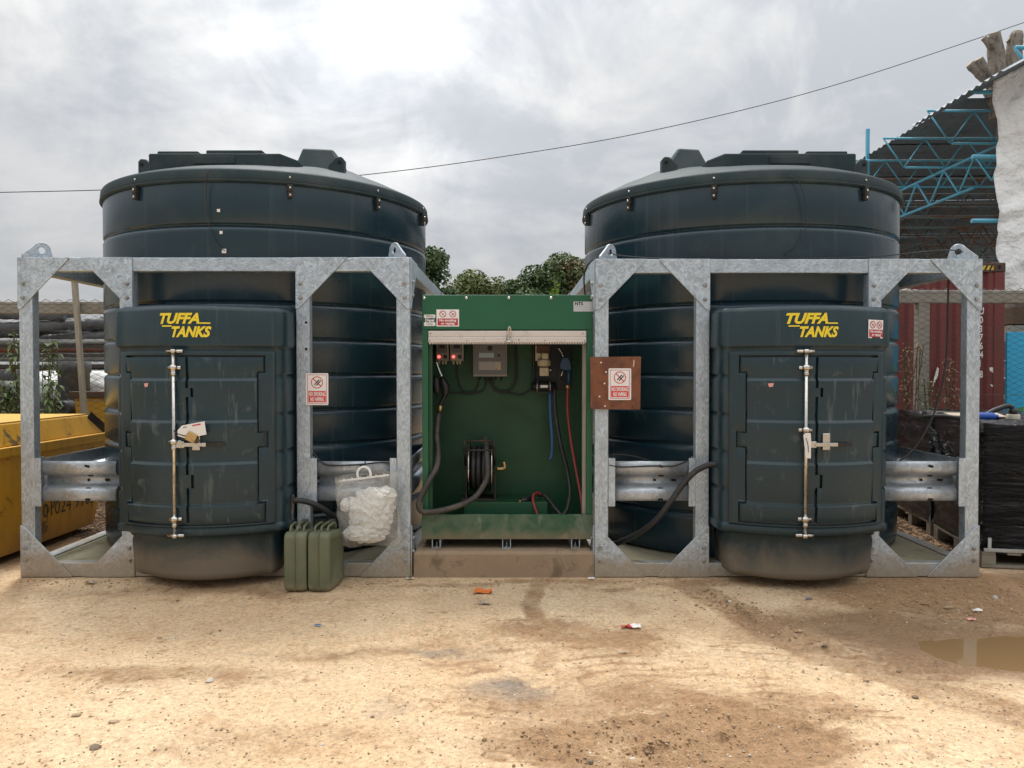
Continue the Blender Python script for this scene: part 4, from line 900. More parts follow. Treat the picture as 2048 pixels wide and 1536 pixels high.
# hose reel on a low box
A = P(928, 1032, 0.30); B = P(1095, 998, 0.30)
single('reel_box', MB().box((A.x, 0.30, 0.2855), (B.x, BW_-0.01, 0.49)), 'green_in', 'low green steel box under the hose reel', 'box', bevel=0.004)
t_ = thing('hose_reel', 'black spring hose reel with bright rims standing in the cabinet', 'hose reel', (P(962, 1000, 0.45).x, 0.45, 0.49))
rx = P(962, 940, 0.45).x; rz = 0.735; ry = 0.46
obj('base_plate', MB().box((rx-0.15, ry-0.10, 0.4905), (rx+0.13, ry+0.10, 0.505)), 'black_steel', t_, bevel=0.002)
for s in (-1, 1):
    obj('side_arm', MB().prism([(ry-0.08, 0.5055), (ry+0.08, 0.5055), (ry+0.05, rz+0.03), (ry-0.05, rz+0.03)], rx+s*0.112-0.006, rx+s*0.112+0.006, axis='x'), 'black_steel', t_, bevel=0.002)
    me = MB().tube([(rx+s*0.088, ry+0.205*math.cos(a), rz+0.205*math.sin(a)) for a in np.linspace(0, 2*math.pi, 48, endpoint=False)], 0.006, 8, closed=True)
    rim_ = obj('flange', MB().lathe([(0.04, rx+s*0.088-0.003), (0.203, rx+s*0.088-0.003), (0.203, rx+s*0.088+0.003), (0.04, rx+s*0.088+0.003)], (0, ry, rz), 48, 'x'), 'black_steel', t_)
    obj('rim', me, 'chrome', rim_)
wr = MB()
for k in range(4):
    for l in range(2): wr.tube([(rx-0.062+k*0.041+0.008*l, ry+(0.125+0.035*l)*math.cos(a), rz+(0.125+0.035*l)*math.sin(a)) for a in np.linspace(0, 2*math.pi, 40, endpoint=False)], 0.0195, 8, closed=True)
obj('wound_hose', wr, 'rubber', t_)
rg = MB()
for zz in (0.962, 0.892): rg.tube([(rx-0.125, ry-0.19, zz), (rx+0.115, ry-0.19, zz)], 0.0085, 8)
for xx in (-0.118, 0.108): rg.tube([(rx+xx, ry-0.19, 0.885), (rx+xx, ry-0.19, 0.97)], 0.009, 8).tube([(rx+xx, ry-0.19, 0.90), (rx+xx, ry-0.03, 0.75)], 0.009, 8)
obj('roller_guide', rg, 'black_steel', t_)
el = MB().tube(spline([(rx+0.12, ry, rz-0.01), (rx+0.165, ry, rz-0.01), (rx+0.185, ry, rz+0.0), (rx+0.178, ry, rz+0.045)], 4), 0.017, 10); obj('elbow', el, 'brass', t_)
# pump and filter assembly on the right
y0 = BW_-0.14
A = P(1072, 790, BW_-0.012); B = P(1130, 672, BW_-0.012)
t_ = thing('fuel_pump', 'cream and black pump with filter above the blue hose', 'pump', (P(1088, 740, y0).x, BW_, 1.4))
obj('back_board', MB().box((A.x-0.02, BW_-0.020, 1.335), (B.x+0.05, BW_-0.001, 1.90)), 'dark_plastic', t_)
c_ = P(1088, 740, y0)
def pz(py): return P(1088, py, y0).z
obj('motor', MB().box((c_.x-0.06, y0-0.02, pz(707)), (c_.x+0.05, BW_-0.021, pz(690))), 'brown_board', t_, bevel=0.01)
obj('motor_mount', MB().box((c_.x-0.068, y0, pz(722)), (c_.x-0.02, BW_-0.021, pz(690))), 'cream', t_, bevel=0.006)
obj('meter', MB().box((c_.x-0.02, y0-0.06, pz(718)), (c_.x+0.035, BW_-0.021, pz(706))), 'cream', t_, bevel=0.01)
obj('filter_head', MB().lathe([(0.035, pz(733)), (0.052, pz(731)), (0.055, pz(723)), (0.050, pz(719)), (0.03, pz(718))], (c_.x, y0-0.01, 0), 24), 'cream', t_)
obj('filter_bowl', MB().box((c_.x-0.037, y0-0.045, pz(752)), (c_.x+0.037, y0+0.03, pz(735))), 'cream', t_, bevel=0.008)
obj('drain_knob', MB().lathe([(0.011, -0.012), (0.011, 0.012)], (c_.x+0.052, y0-0.01, pz(740)), 12, 'x'), 'chrome', t_)
pump = MB().lathe([(0.02, -0.10), (0.032, -0.098), (0.032, -0.07), (0.040, -0.066), (0.040, 0.066), (0.034, 0.07), (0.034, 0.095), (0.02, 0.10)], (c_.x-0.003, y0-0.01, pz(773)), 24, 'x'); obj('pump_body', pump, 'dark_plastic', t_)
for s in (-0.052, 0.05): obj('clamp_ring', MB().lathe([(0.041, -0.005), (0.045, -0.005), (0.045, 0.005), (0.041, 0.005)], (c_.x-0.003+s, y0-0.01, pz(773)), 24, 'x'), 'bolt', t_)
obj('data_plate', MB().box((c_.x-0.03, y0-0.054, pz(775)), (c_.x+0.028, y0-0.0515, pz(770))), 'paper', t_)
obj('pump_bracket', MB().box((c_.x-0.09, y0, pz(786)), (c_.x+0.07, BW_-0.021, pz(778))), 'dark_plastic', t_)
single('suction_hose', MB().tube(spline([P(1070, 672, BW_-0.05), P(1067, 700, BW_-0.06), P(1068, 740, BW_-0.06), P(1068, 762, BW_-0.07)], 5), 0.011, 8), 'rubber', 'thin dark hose running up the board left of the pump', 'hose')
q = lambda px, py, y: P(px, py, y)
single('delivery_hose', MB().tube(spline([q(1100, 786, 0.54), q(1101, 830, 0.53), q(1104, 870, 0.52), q(1104, 900, 0.52), q(1101, 920, 0.52)], 6), 0.014, 10), 'hose_blue', 'blue hose hanging straight down below the pump', 'hose')
single('delivery_hose', MB().tube(spline([q(1104, 772, 0.54), q(1110, 777, 0.53), q(1109, 800, 0.5), q(1114, 850, 0.48), q(1124, 900, 0.46), q(1135, 945, 0.44), q(1140, 985, 0.36), q(1134, 1018, 0.28), q(1126, 1030, 0.25)], 6), 0.016, 10), 'rubber', 'long black hose falling from the pump into the cabinet base', 'hose')
single('delivery_hose', MB().tube(spline([q(1136, 776, 0.45), q(1135, 810, 0.44), q(1138, 850, 0.42), q(1145, 900, 0.36), q(1156, 960, 0.28), q(1163, 1000, 0.22), q(1165, 1034, 0.20)], 6), 0.011, 10), 'hose_red', 'red hose hanging from the blue trigger nozzle', 'hose')
t_ = thing('fuel_nozzle', 'blue trigger nozzle hanging in the corner of the green cabinet', 'nozzle', tuple(q(1133, 735, 0.45)))
obj('spout', MB().tube(spline([q(1117, 695, 0.47), q(1123, 704, 0.46), q(1127, 713, 0.45)], 5), 0.009, 10), 'chrome', t_)
obj('valve_body', MB().prism([(q(px, py, 0.45).x, q(px, py, 0.45).z) for px, py in ((1125, 713), (1136, 714), (1142, 722), (1145, 740), (1132, 741), (1120, 738), (1120, 727))], 0.425, 0.475), 'blue_plastic', t_, bevel=0.012)
obj('grip', MB().tube([q(1139, 738, 0.45), q(1137, 768, 0.45)], [0.017, 0.013], 12), 'blue_plastic', t_)
obj('lever_guard', MB().tube(spline([q(1121, 738, 0.45), q(1119, 755, 0.45), q(1124, 765, 0.45), q(1135, 766, 0.45)], 5), 0.006, 8), 'dark_plastic', t_)
obj('trigger', MB().tube(spline([q(1126, 741, 0.445), q(1124, 748, 0.44), q(1122, 752, 0.445)], 4), 0.005, 8), 'chrome', t_)
obj('coupling', MB().lathe([(0.012, 0), (0.018, 0.004), (0.018, 0.024), (0.012, 0.028)], tuple(q(1136, 777, 0.45)), 8, smooth=False), 'brass', t_)
t_ = thing('hose_coupling', 'black quick coupling lying on the low box beside the red loop', 'coupling', tuple(q(1060, 998, 0.36)))
obj('barrel', MB().tube([q(1041, 1002, 0.34), q(1048, 1000, 0.35), q(1066, 996, 0.38)], [0.020, 0.022, 0.019], 14), 'dark_plastic', t_)
obj('tip', MB().tube([q(1038, 1003, 0.333), q(1041, 1002, 0.339)], 0.013, 12), 'brass', t_)
single('delivery_hose', MB().tube(spline([q(1076, 1032, 0.26), q(1068, 1010, 0.29), q(1066, 992, 0.34), q(1073, 986, 0.38), q(1082, 988, 0.40)], 6), 0.011, 10), 'hose_red', 'short loop of red hose on the low box', 'hose')
single('delivery_hose', MB().tube(spline([q(1078, 992, 0.42), q(1088, 990, 0.40), q(1098, 1000, 0.36), q(1110, 1016, 0.30), q(1122, 1030, 0.25)], 6), 0.014, 10), 'rubber', 'short black hose sloping down off the low box', 'hose')

# ------------------------------------------------------------------ signs on the frames
def nosmoke_sign(parent, mp, W_, H_):
    o = decal(parent, 'sign_plate', mp, 'sign_white', [polyf(rrect(0, 0, W_, H_, W_*.05))], 0.0)
    md = o.modifiers.new('sol', 'SOLIDIFY'); md.thickness = 0.003; md.offset = -1
    b0 = W_*.065; b1 = W_*.085
    decal(parent, 'sign_border', mp, 'sign_dred', [quad(b0, b0, W_-b0, b1), quad(b0, H_-b1, W_-b0, H_-b0), quad(b0, b1, b1, H_-b1), quad(W_-b1, b1, W_-b0, H_-b1)], 0.6)
    decal(parent, 'sign_panel', mp, 'sign_red', [quad(W_*.11, H_*.09, W_*.89, H_*.44)], 0.7)
    decal(parent, 'sign_lettering', mp, 'sign_white', [txt('NO SMOKING', H_*.17, W_/2, H_*.285, W_*.72, 0.0012), txt('NO VAPING', H_*.17, W_/2, H_*.125, W_*.60, 0.0012)], 1.3)
    cx_, cy_, r_ = W_*.5, H_*.71, W_*.27
    decal(parent, 'sign_symbol', mp, 'sign_red', [ring(cx_, cy_, r_*.86, r_), line2((cx_-r_*.64, cy_+r_*.64), (cx_+r_*.64, cy_-r_*.64), r_*.17)], 0.8)
    decal(parent, 'sign_pictogram', mp, 'sign_black', [line2((cx_-r_*.42, cy_-r_*.40), (cx_+r_*.36, cy_+r_*.46), r_*.17), line2((cx_-r_*.12, cy_-r_*.52), (cx_+r_*.66, cy_+r_*.34), r_*.17)], 1.4)
q = P(612, 810, -0.006)
t_ = thing('warning_sign', 'white no smoking sign fixed straight on to the galvanised post', 'sign', (q.x+0.08, -0.006, q.z))
nosmoke_sign(t_, lambda a, b, h: Vector((q.x+a, -0.008-h, q.z+b)), 0.162, 0.230)
A = P(1180, 818, -0.02); B = P(1282, 714, -0.02)
t_ = thing('sign_board', 'rusty square steel plate with a white no smoking sign on it', 'sign', ((A.x+B.x)/2, -0.02, A.z))
obj('rusty_plate', MB().hexa([(A.x+0.004, -0.022, A.z), (B.x-0.004, -0.022, A.z-0.004), (B.x-0.004, -0.014, A.z-0.004), (A.x+0.004, -0.014, A.z), (A.x, -0.022, B.z), (B.x, -0.022, B.z+0.003), (B.x, -0.014, B.z+0.003), (A.x, -0.014, B.z)]), 'rust', t_, bevel=0.002)
q2 = P(1217, 800, -0.025)
nosmoke_sign(t_, lambda a, b, h: Vector((q2.x+a, -0.0255-h, q2.z+b)), 0.163, 0.228)
hole_me = MB().lathe([(0.006, -0.0006), (0.0055, 0.0)], n=10, axis='y').mesh('plate_hole'); holeb_me = hole_me.copy()
for px, py in ((1202, 725), (1212, 744), (1209, 767), (1199, 793), (1210, 812)): inst('plate_hole', hole_me, 'paper', t_, P(px, py, -0.022))
for px, py in ((1224, 812), (1265, 813), (1242, 803)): inst('plate_hole', holeb_me, 'hole', t_, P(px, py, -0.022), scale=(0.8, 1, 0.8))
obj('plate_slot', MB().add([P(1267, 719, -0.0226), P(1268.5, 720, -0.0226), P(1268.5, 727, -0.0226), P(1267, 734, -0.0226), P(1266.2, 733, -0.0226), P(1267.2, 726, -0.0226)], [(0,1,2,3,4,5)]).mesh('plate_slot', False), 'paper', t_)
# post slots
for k, py in enumerate((645, 698)):
    s_ = inst('bolt_hole', slot_b, 'hole', frame_l, P(612, py, -0.001)); s_.location.y -= 0.0

# ------------------------------------------------------------------ jerrycans
def jerry(x, y, rz, label):
    t_ = thing('jerrycan', label, 'jerrycan', (x, y, 0), 'olive jerrycans on the ground')
    D_, Hh = 0.315, 0.41; out = []
    halves = []
    for s in (-1, 1):
        # pressed half shell: outline in (y,z), bulging in x
        ol = rrect(-D_/2, 0.0, D_/2, Hh, 0.045, 5)
        ol = [(u, v-(0.05*max(0, (u-0.06)/0.11) if v > 0.3 else 0)) for u, v in ol]
        lv = [(0.004, 1.0), (0.009, 0.985), (0.056, 0.985), (0.069, 0.970), (0.075, 0.94)]
        mb = MB(); n = len(ol); vs = []
        for d_, k in lv: vs += [(s*d_, u*k, (v-Hh/2)*k+Hh/2) for u, v in ol]
        vs += [(s*0.075, u*0.72, (v-Hh/2)*0.74+Hh/2) for u, v in ol]+[(s*0.068, u*0.67, (v-Hh/2)*0.70+Hh/2) for u, v in ol]
        fs = []
        for i in range(len(lv)+1):
            for k in range(n): fs.append((i*n+k, i*n+(k+1) % n, (i+1)*n+(k+1) % n, (i+1)*n+k))
        fs += [tuple(range(n)), tuple((len(lv)+1)*n+k for k in range(n))]
        mb.add(vs, fs, True); halves.append(mb)
    def put(nm, mb, mat, par, **kw):
        o = bpy.data.objects.new(nm, mb.mesh(nm)); COL.objects.link(o); o.parent = par; setmat(o.data, mat)
        if kw.get('bevel'):
            md = o.modifiers.new('bevel', 'BEVEL'); md.width = kw['bevel']; md.segments = 2; md.limit_method = 'ANGLE'
        return o
    for h in halves: put('half_shell', h, 'olive', t_)
    ol = [(u*1.012, (v-Hh/2)*1.012+Hh/2) for u, v in [(u, v-(0.05*max(0, (u-0.06)/0.11) if v > 0.3 else 0)) for u, v in rrect(-D_/2, 0.003, D_/2, Hh, 0.045, 5)]]
    put('seam', MB().tube([(0, u, v) for u, v in ol], 0.0045, 6, closed=True), 'olive', t_)
    for xx in (-0.045, 0, 0.045):
        put('handle', MB().tube(spline([(xx, -0.10, Hh-0.01), (xx, -0.085, Hh+0.022), (xx, -0.02, Hh+0.030), (xx, 0.05, Hh+0.026), (xx, 0.065, Hh-0.01)], 4), 0.0085, 8), 'olive', t_)
    put('spout_cap', MB().tube([(0, 0.10, Hh-0.035), (0, 0.125, Hh+0.03)], [0.028, 0.024], 14), 'olive_dark', t_)
    put('cap_lever', MB().box((-0.02, 0.075, Hh+0.015), (0.02, 0.15, Hh+0.034)), 'olive_dark', t_, bevel=0.005)
    t_.location = (x, y, gz(x, y)+0.001); t_.rotation_euler = (0, 0, rz)
    return t_
jerry(-1.468, -0.235, R(1), 'olive green jerrycan standing close against the tank cabinet')
jc = jerry(-1.289, -0.245, R(-6), 'olive green jerrycan standing beside the hanging bag of rags')

# ------------------------------------------------------------------ bag of rags
bc = P(735, 1010, -0.12)
t_ = thing('plastic_bag', 'clear plastic bag with white handle hanging from the guard rail', 'bag', tuple(bc))
zt = P(735, 950, -0.12).z; zbm = P(735, 1092, -0.14).z; xl, xr = P(668, 960, -0.12).x, P(797, 960, -0.12).x
n = 56; lv = 26; vs = []
for j in range(lv+1):
    tt = j/lv; zz = zt+(zbm-zt)*tt
    half = (xr-xl)/2*(1.0-0.05*math.sin(tt*math.pi)); 
    if tt > 0.8: half *= math.sqrt(max(0.0, 1-((tt-0.8)/0.2)**2))*0.35+0.65
    dep = 0.006+0.085*math.sin(min(1, tt*1.25)*math.pi*0.62)
    if tt > 0.85: dep *= max(0.12, 1-((tt-0.85)/0.15)**2)
    cx_ = (xl+xr)/2+0.045*tt**1.5
    for k in range(n):
        a = 2*math.pi*k/n; ca, sa = math.cos(a), math.sin(a)
        cr = 0.010*math.sin(k*1.7+j*0.55)*tt+0.012*float(fbm(np.array(k*0.55+3), np.array(j*0.42), 3, 5)-0.5)*2
        vs.append((cx_+(half+cr)*np.sign(ca)*abs(ca)**0.7, -0.115+(dep+cr*0.8)*np.sign(sa)*abs(sa)**0.8, zz+0.018*math.sin(a*1.0+0.5)*(1-tt)+0.015*(ca*0.5)*(1-tt)*2-0.02*ca*ca*tt))
fs = [(j*n+k, j*n+(k+1) % n, (j+1)*n+(k+1) % n, (j+1)*n+k) for j in range(lv) for k in range(n)]+[tuple(lv*n+k for k in range(n))]
obj('film', MB().add(vs, fs, True), 'clear_bag', t_)
hz0 = P(728, 950, -0.115)
A = P(678, 963, -0.115); B = P(778, 950, -0.115)
obj('closure_strip', MB().bar(A+Vector((0, 0, 0.0)), B, 0.016, 0.014), 'white_plastic', t_, bevel=0.004)
for k in range(6):
    p_ = A.lerp(B, 0.1+0.16*k); obj('stud', MB().lathe([(0.005, 0.007), (0.004, 0.016)], tuple(p_), 8), 'white_plastic', t_)
hp = [P(716, 957, -0.115), P(715, 944, -0.11), P(721, 936, -0.10), P(729, 934, -0.09), P(737, 938, -0.10), P(741, 946, -0.11), P(741, 954, -0.115)]
obj('handle', MB().tube(spline(hp, 6), 0.0095, 10), 'white_plastic', t_)
single('bag_hook', MB().tube(spline([P(729, 936, -0.09), P(729, 930, -0.06), P(730, 926, -0.02), P(731, 922, 0.05)], 4), 0.004, 6), 'black_steel', 'small black wire hook carrying the bag on the rail', 'hook')
# crumpled rags inside: folded cloth lumps
def rag(c, rx, ry, rz_, seed, label):
    bm = bmesh.new(); bmesh.ops.create_icosphere(bm, subdivisions=6, radius=1.0)
    r_ = np.array([v.co[:] for v in bm.verts]); x, y, zc = r_.T
    w1 = fbm(x*2.1+seed, y*2.1+zc*1.3, 3, seed); w2 = fbm(zc*2.3-seed, x*1.9+y, 3, seed+9)
    rid = lambda n_: 1-np.abs(2*n_-1)*2.2
    fold = 0.16*rid(vnoise(x*1.7+y*1.1+seed+w1*2, zc*1.7-y*.9+w2*2, seed))+0.12*rid(vnoise(x*3.1-y*2+w2*3, zc*2.7+y*2+w1*3, seed+4))+0.035*rid(vnoise(x*6.5+y*4+w1*4, zc*5.2-y*3, seed+7))
    s = 0.82+fold*0.9
    for v, k in zip(bm.verts, s): v.co = Vector((v.co.x*rx*k+c[0], v.co.y*ry*k+c[1], v.co.z*rz_*k+c[2]))
    for f_ in bm.faces: f_.smooth = True
    me = bpy.data.meshes.new('rag_bundle'); bm.to_mesh(me); bm.free()
    o = obj('rag_bundle', me, 'rag'); o['label'] = label; o['category'] = 'rags'; return o
def rp(px, py): return tuple(P(px, py, -0.12))
rag(rp(746, 1022), 0.195, 0.072, 0.170, 3, 'large crumpled white rag filling the middle of the clear bag')
rag(rp(772, 988), 0.080, 0.050, 0.055, 8, 'white rag bunched at the top of the clear bag')
rag(rp(732, 1066), 0.165, 0.060, 0.070, 12, 'off-white rag lying along the bottom of the clear bag')
rag(rp(692, 1010), 0.040, 0.040, 0.055, 21, 'cream rag pressed against the bag side near the jerrycans')

# ------------------------------------------------------------------ tags, hoses and wires about the tanks
t_ = thing('paper_tag', 'large white lot tag wired to the locking bar above the padlock', 'tag', tuple(F_l(-0.05, 1.05, 0.05)))
tp = [(P(px, py, -0.485).x, P(px, py, -0.485).z) for px, py in ((355, 861), (364, 851), (409, 842.5), (413, 869), (372, 877), (356, 872))]
obj('card', MB().prism(tp, -0.486, -0.4845), 'paper', t_)
obj('print', MB().add([P(px, py, -0.4868) for px, py in ((384, 850), (401, 847), (401.5, 849.5), (384.5, 852.5))], [(3,2,1,0)]).mesh('print', False), 'paper_red', t_)
obj('print', MB().add([P(px, py, -0.4868) for px, py in ((366, 854), (373, 852.7), (373.3, 855), (366.3, 856.5))], [(3,2,1,0)]).mesh('print', False), 'print_grey', t_)
obj('wire_tie', MB().tube(spline([P(347, 861, -0.475), P(360, 869, -0.486), P(380, 874, -0.49), P(398, 880, -0.488), P(392, 886, -0.482), P(370, 880, -0.478), P(352, 870, -0.476)], 5), 0.0035, 6), 'rubber', t_)
t_ = thing('paper_tag', 'narrow white tag hanging edge-on from the locking bar clamp', 'tag', tuple(F_r(-0.075, 0.95, 0.05)))
tp = [(P(px, py, -0.49).x, P(px, py, -0.49).z) for px, py in ((1606.5, 870), (1611, 866), (1621, 866), (1622, 880), (1621.5, 917), (1611.5, 916))]
obj('card', MB().prism(tp, -0.492, -0.490), 'paper', t_)
obj('wire_tie', MB().tube(spline([P(1612, 876, -0.494), P(1616, 890, -0.494), P(1617, 905, -0.494)], 4), 0.002, 6), 'rubber', t_)
q = lambda px, py, y: P(px, py, y)
single('fill_hose', MB().tube(spline([q(1438, 928, -0.12), q(1418, 930, -0.10), q(1392, 942, -0.09), q(1368, 966, -0.08), q(1342, 1002, -0.07), q(1312, 1040, -0.02), q(1278, 1066, 0.10), q(1236, 1086, 0.22), q(1215, 1093, 0.35)], 8), 0.021, 12), 'rubber', 'thick black hose curving from the cabinet across the guard rail', 'hose')
single('fill_hose', MB().tube(spline([q(586, 1000, -0.12), q(612, 1003, -0.10), q(640, 1014, -0.06), q(665, 1032, 0.0), q(692, 1060, 0.15), q(720, 1090, 0.4)], 8), 0.021, 12), 'rubber', 'thick black hose drooping from the cabinet behind the jerrycans', 'hose')
single('metal_strip', MB().bar(q(586, 990, -0.06), q(584, 1090, -0.06), 0.02, 0.012), 'bark', 'rusty flat bar hanging beside the black hose and jerrycans', 'bar')
single('cable', MB().tube(spline([q(626, 905, 0.02), q(645, 926, 0.01), q(670, 931, 0.0), q(720, 929, 0.0), q(760, 925, 0.0), q(790, 926, 0.01)], 6), 0.006, 7), 'rubber', 'thin black cable lying along the rail above the bag', 'cable')
single('cable', MB().tube(spline([q(1218, 930, 0.0), q(1245, 934, 0.0), q(1300, 932, 0.0), q(1345, 932, 0.0), q(1370, 924, 0.02), q(1385, 918, 0.05)], 6), 0.006, 7), 'rubber', 'thin black cable lying along the rail beside the curved hose', 'cable')
single('cable', MB().tube(spline([q(1218, 908, 0.09), q(1260, 911, 0.09), q(1300, 922, 0.06), q(1316, 932, 0.01)], 6), 0.004, 6), 'rubber', 'thin wire dipping to the rail in front of the right hand tank ribs'.replace('right hand ', ''), 'cable')
single('cable', MB().tube(spline([q(1216, 506, 0.02), q(1250, 512, 0.03), q(1330, 517, 0.05), q(1480, 517, 0.05), q(1650, 516, 0.05), q(1760, 512, 0.03), q(1840, 504, 0.02), q(1895, 500, 0.02), q(1925, 503, 0.05)], 6), 0.0045, 6), 'rubber', 'thin black cable lying along the frame top through both lugs', 'cable')
single('cable', MB().tube(spline([q(1898, 545, 0.06), q(1896, 600, 0.09), q(1894, 700, 0.09), q(1880, 790, 0.09), q(1855, 855, 0.09), q(1825, 900, 0.09), q(1790, 928, 0.09), q(1778, 934, 0.12)], 7), 0.007, 8), 'rubber', 'black cable hanging from the frame beam down to the guard rail', 'cable')
single('cable', MB().tube(spline([q(1190, 516, 0.0), q(1174, 532, 0.05), q(1168, 555, 0.12), q(1170, 590, 0.3)], 6), 0.006, 8), 'rubber', 'thin black cable dropping from the frame corner behind the green cabinet', 'cable')
single('cable', MB().tube(spline([q(1580, 352, 0.02), q(1597, 362, 0.02), q(1610, 400, 0.02), q(1612, 450, 0.03), q(1600, 490, 0.03), q(1570, 512, 0.04)], 6), 0.0035, 6), 'rubber', 'fine wire hanging in a bow over the top of the stickered tank', 'cable')
single('cable', MB().tube(spline([q(423, 338, -0.02), q(414, 350, -0.02), q(412, 380, 0.0), q(415, 430, 0.01), q(424, 475, 0.01), q(440, 495, 0.01), q(450, 502, 0.01)], 6), 0.0035, 6), 'rubber', 'fine wire hanging down the upper side of the tagged tank', 'cable')
for k, (px, py, s_) in enumerate(((437, 421, 1.0), (442, 465, 1.0), (448, 502, 1.4))):
    c_ = q(px, py, 0.03); w_ = 0.011*s_
    dd = math.hypot(c_.x+2.15, 0); yy = 1.4-math.sqrt(1.366**2-dd*dd)
    c_ = q(px, py, yy-0.004)
    single('paper_scrap', MB().box((c_.x-w_, c_.y-0.001, c_.z-w_), (c_.x+w_, c_.y+0.004, c_.z+w_)), 'paper', ('small white label scrap stuck highest on the tagged tank', 'small white label scrap stuck midway on the tagged tank', 'white label scrap stuck just above the galvanised frame beam')[k], 'label')
# ------------------------------------------------------------------ yellow skip beside the tank frame
def skip(cx_side, y0, y1, label, text):
    t_ = thing('skip', label, 'skip', (cx_side-0.85, (y0+y1)/2, 0))
    xs, xf = cx_side, cx_side-1.75; zr = 0.83; yb0, yb1 = y0+0.55, y1-0.30
    body = MB().hexa([(xf+0.12, yb0, 0.05), (xs-0.02, yb0, 0.05), (xs-0.02, yb1, 0.05), (xf+0.12, yb1, 0.05), (xf, y0, zr), (xs, y0, zr), (xs, y1, zr), (xf, y1, zr)])
    obj('body', body, 'yellow', t_, bevel=0.008)
    obj('rim', MB().prism([(y0-0.02, zr-0.005), (y1+0.02, zr-0.005), (y1+0.02, zr+0.07), (y0-0.02, zr+0.07)], xs-0.03, xs+0.035, 'x'), 'yellow', t_, bevel=0.006)
    zt = 1.075
    cov = MB().hexa([(xf, y0, zr+0.071), (xs-0.005, y0, zr+0.071), (xs-0.005, y1, zr+0.071), (xf, y1, zr+0.071), (xf+0.12, y0+0.3, zt), (xs-0.07, y0+0.3, zt), (xs-0.07, y1-0.28, zt), (xf+0.12, y1-0.28, zt)])
    obj('cover', cov, 'yellow', t_, bevel=0.008)
    obj('cover_sheet', MB().hexa([(xf+0.13, y0+0.31, zt+0.001), (xs-0.08, y0+0.31, zt+0.001), (xs-0.08, y1-0.29, zt+0.001), (xf+0.13, y1-0.29, zt+0.001), (xf+0.13, y0+0.31, zt+0.012), (xs-0.08, y0+0.31, zt+0.012), (xs-0.08, y1-0.29, zt+0.012), (xf+0.13, y1-0.29, zt+0.012)]), 'yellow_top', t_)
    for yy in (y0+1.35, y1-0.10):
        obj('stiffener', MB().bar((xs+0.006, yy, zr+0.08), (xs-0.060, yy-0.20, zt), 0.012, 0.08), 'black_steel', t_)
    for yy in (y0+0.9,): obj('lifting_pin', MB().lathe([(0.045, 0), (0.045, 0.07), (0.06, 0.072), (0.06, 0.09)], (xs+0.034, yy, zr+0.03), 14, 'x'), 'black_steel', t_)
    ch = MB(); p0, p1 = Vector((xs-0.10, y0+1.2, zt+0.03)), Vector((xs-0.35, y1-1.3, zt+0.03))
    for i in range(16):
        c_ = p0.lerp(p1, i/15); a = Vector((0, 0.035, 0)); b = Vector((0.014, 0, 0)) if i % 2 else Vector((0, 0, 0.012))
        ch.tube([c_+a*math.cos(x)+b*math.sin(x) for x in np.linspace(0, 2*math.pi, 8, endpoint=False)], 0.005, 5, closed=True)
    obj('chain', ch, 'black_steel', t_)
    if text:
        def mp(a, b, h):
            zz = 0.255+b; k = (zz-0.05)/(zr-0.05); return Vector((xs-0.02+0.02*k+0.0025+h, y1-1.30+a, zz))
        decal(t_, 'lettering', mp, 'sign_black', [txt('01024 9100', 0.17, 0.60, 0, 0.80, 0.0)], 1.0)
    return t_
skip(-3.93, -1.5, 1.98, 'scratched yellow covered skip close beside the galvanised frame', True)

# ------------------------------------------------------------------ chain link fences
def fence(x0, x1, y, ztop, label, posts, rail_z, rail_h):
    t_ = thing('chain_link_fence', label, 'fence', ((x0+x1)/2, y, 0))
    px_, pz_ = 0.071, 0.066; mb = MB(); nz_ = int(ztop/pz_); nx_ = int((x1-x0)/px_); w_ = 0.0040
    for i in range(nx_):
        xc = x0+i*px_; s_ = 1
        for d_ in (0,):
            pts = [(xc+(px_ if (j+i) % 2 else 0), y+(0.004 if j % 2 else -0.004), ztop-j*pz_*0.5*1.0) for j in range(0, nz_*2+1)]
            pts = [(x_+random.uniform(-.004, .004), y_, z_+random.uniform(-.003, .003)) for x_, y_, z_ in pts]
            mb.tube(pts, w_, 4, cap=False)
    o = obj('wire_mesh', mb, 'mesh_wire', t_); o['kind'] = 'stuff'
    lw = MB()
    for zz in (ztop-0.05, ztop*0.5): lw.tube([(x0, y, zz), (x1, y, zz-0.01)], 0.003, 5)
    obj('line_wire', lw, 'mesh_wire', t_)
    obj('top_rail', MB().box((x0, y+0.03, rail_z), (x1, y+0.13, rail_z+rail_h)), 'conc_rail', t_, bevel=0.01)
    for xx, wd, lean, mt, zt2 in posts:
        obj('post', MB().hexa([(xx-wd/2+lean, y+0.031 if mt == 'conc_rail' else y-0.06, 0), (xx+wd/2+lean, y+0.031 if mt == 'conc_rail' else y-0.06, 0), (xx+wd/2+lean, y+0.14 if mt == 'conc_rail' else y-0.005, 0), (xx-wd/2+lean, y+0.14 if mt == 'conc_rail' else y-0.005, 0),
                               (xx-wd/2, y+0.031 if mt == 'conc_rail' else y-0.06, zt2), (xx+wd/2, y+0.031 if mt == 'conc_rail' else y-0.06, zt2), (xx+wd/2, y+0.14 if mt == 'conc_rail' else y-0.005, zt2), (xx-wd/2, y+0.14 if mt == 'conc_rail' else y-0.005, zt2)]), mt, t_, bevel=0.006)
    return t_
fy = 3.3
a = P(0, 627, fy+.03).z; b = P(0, 603, fy+.03).z
fence(-8.2, -3.3, fy, P(0, 599, fy).z, 'chain link fence with a leaning timber post in front of stacked pipes', [(P(152, 560, fy).x, 0.055, 0.16, 'wood_grey', 2.56), (-6.9, 0.12, 0, 'conc_rail', a), (-4.0, 0.12, 0, 'conc_rail', a)], a, b-a)
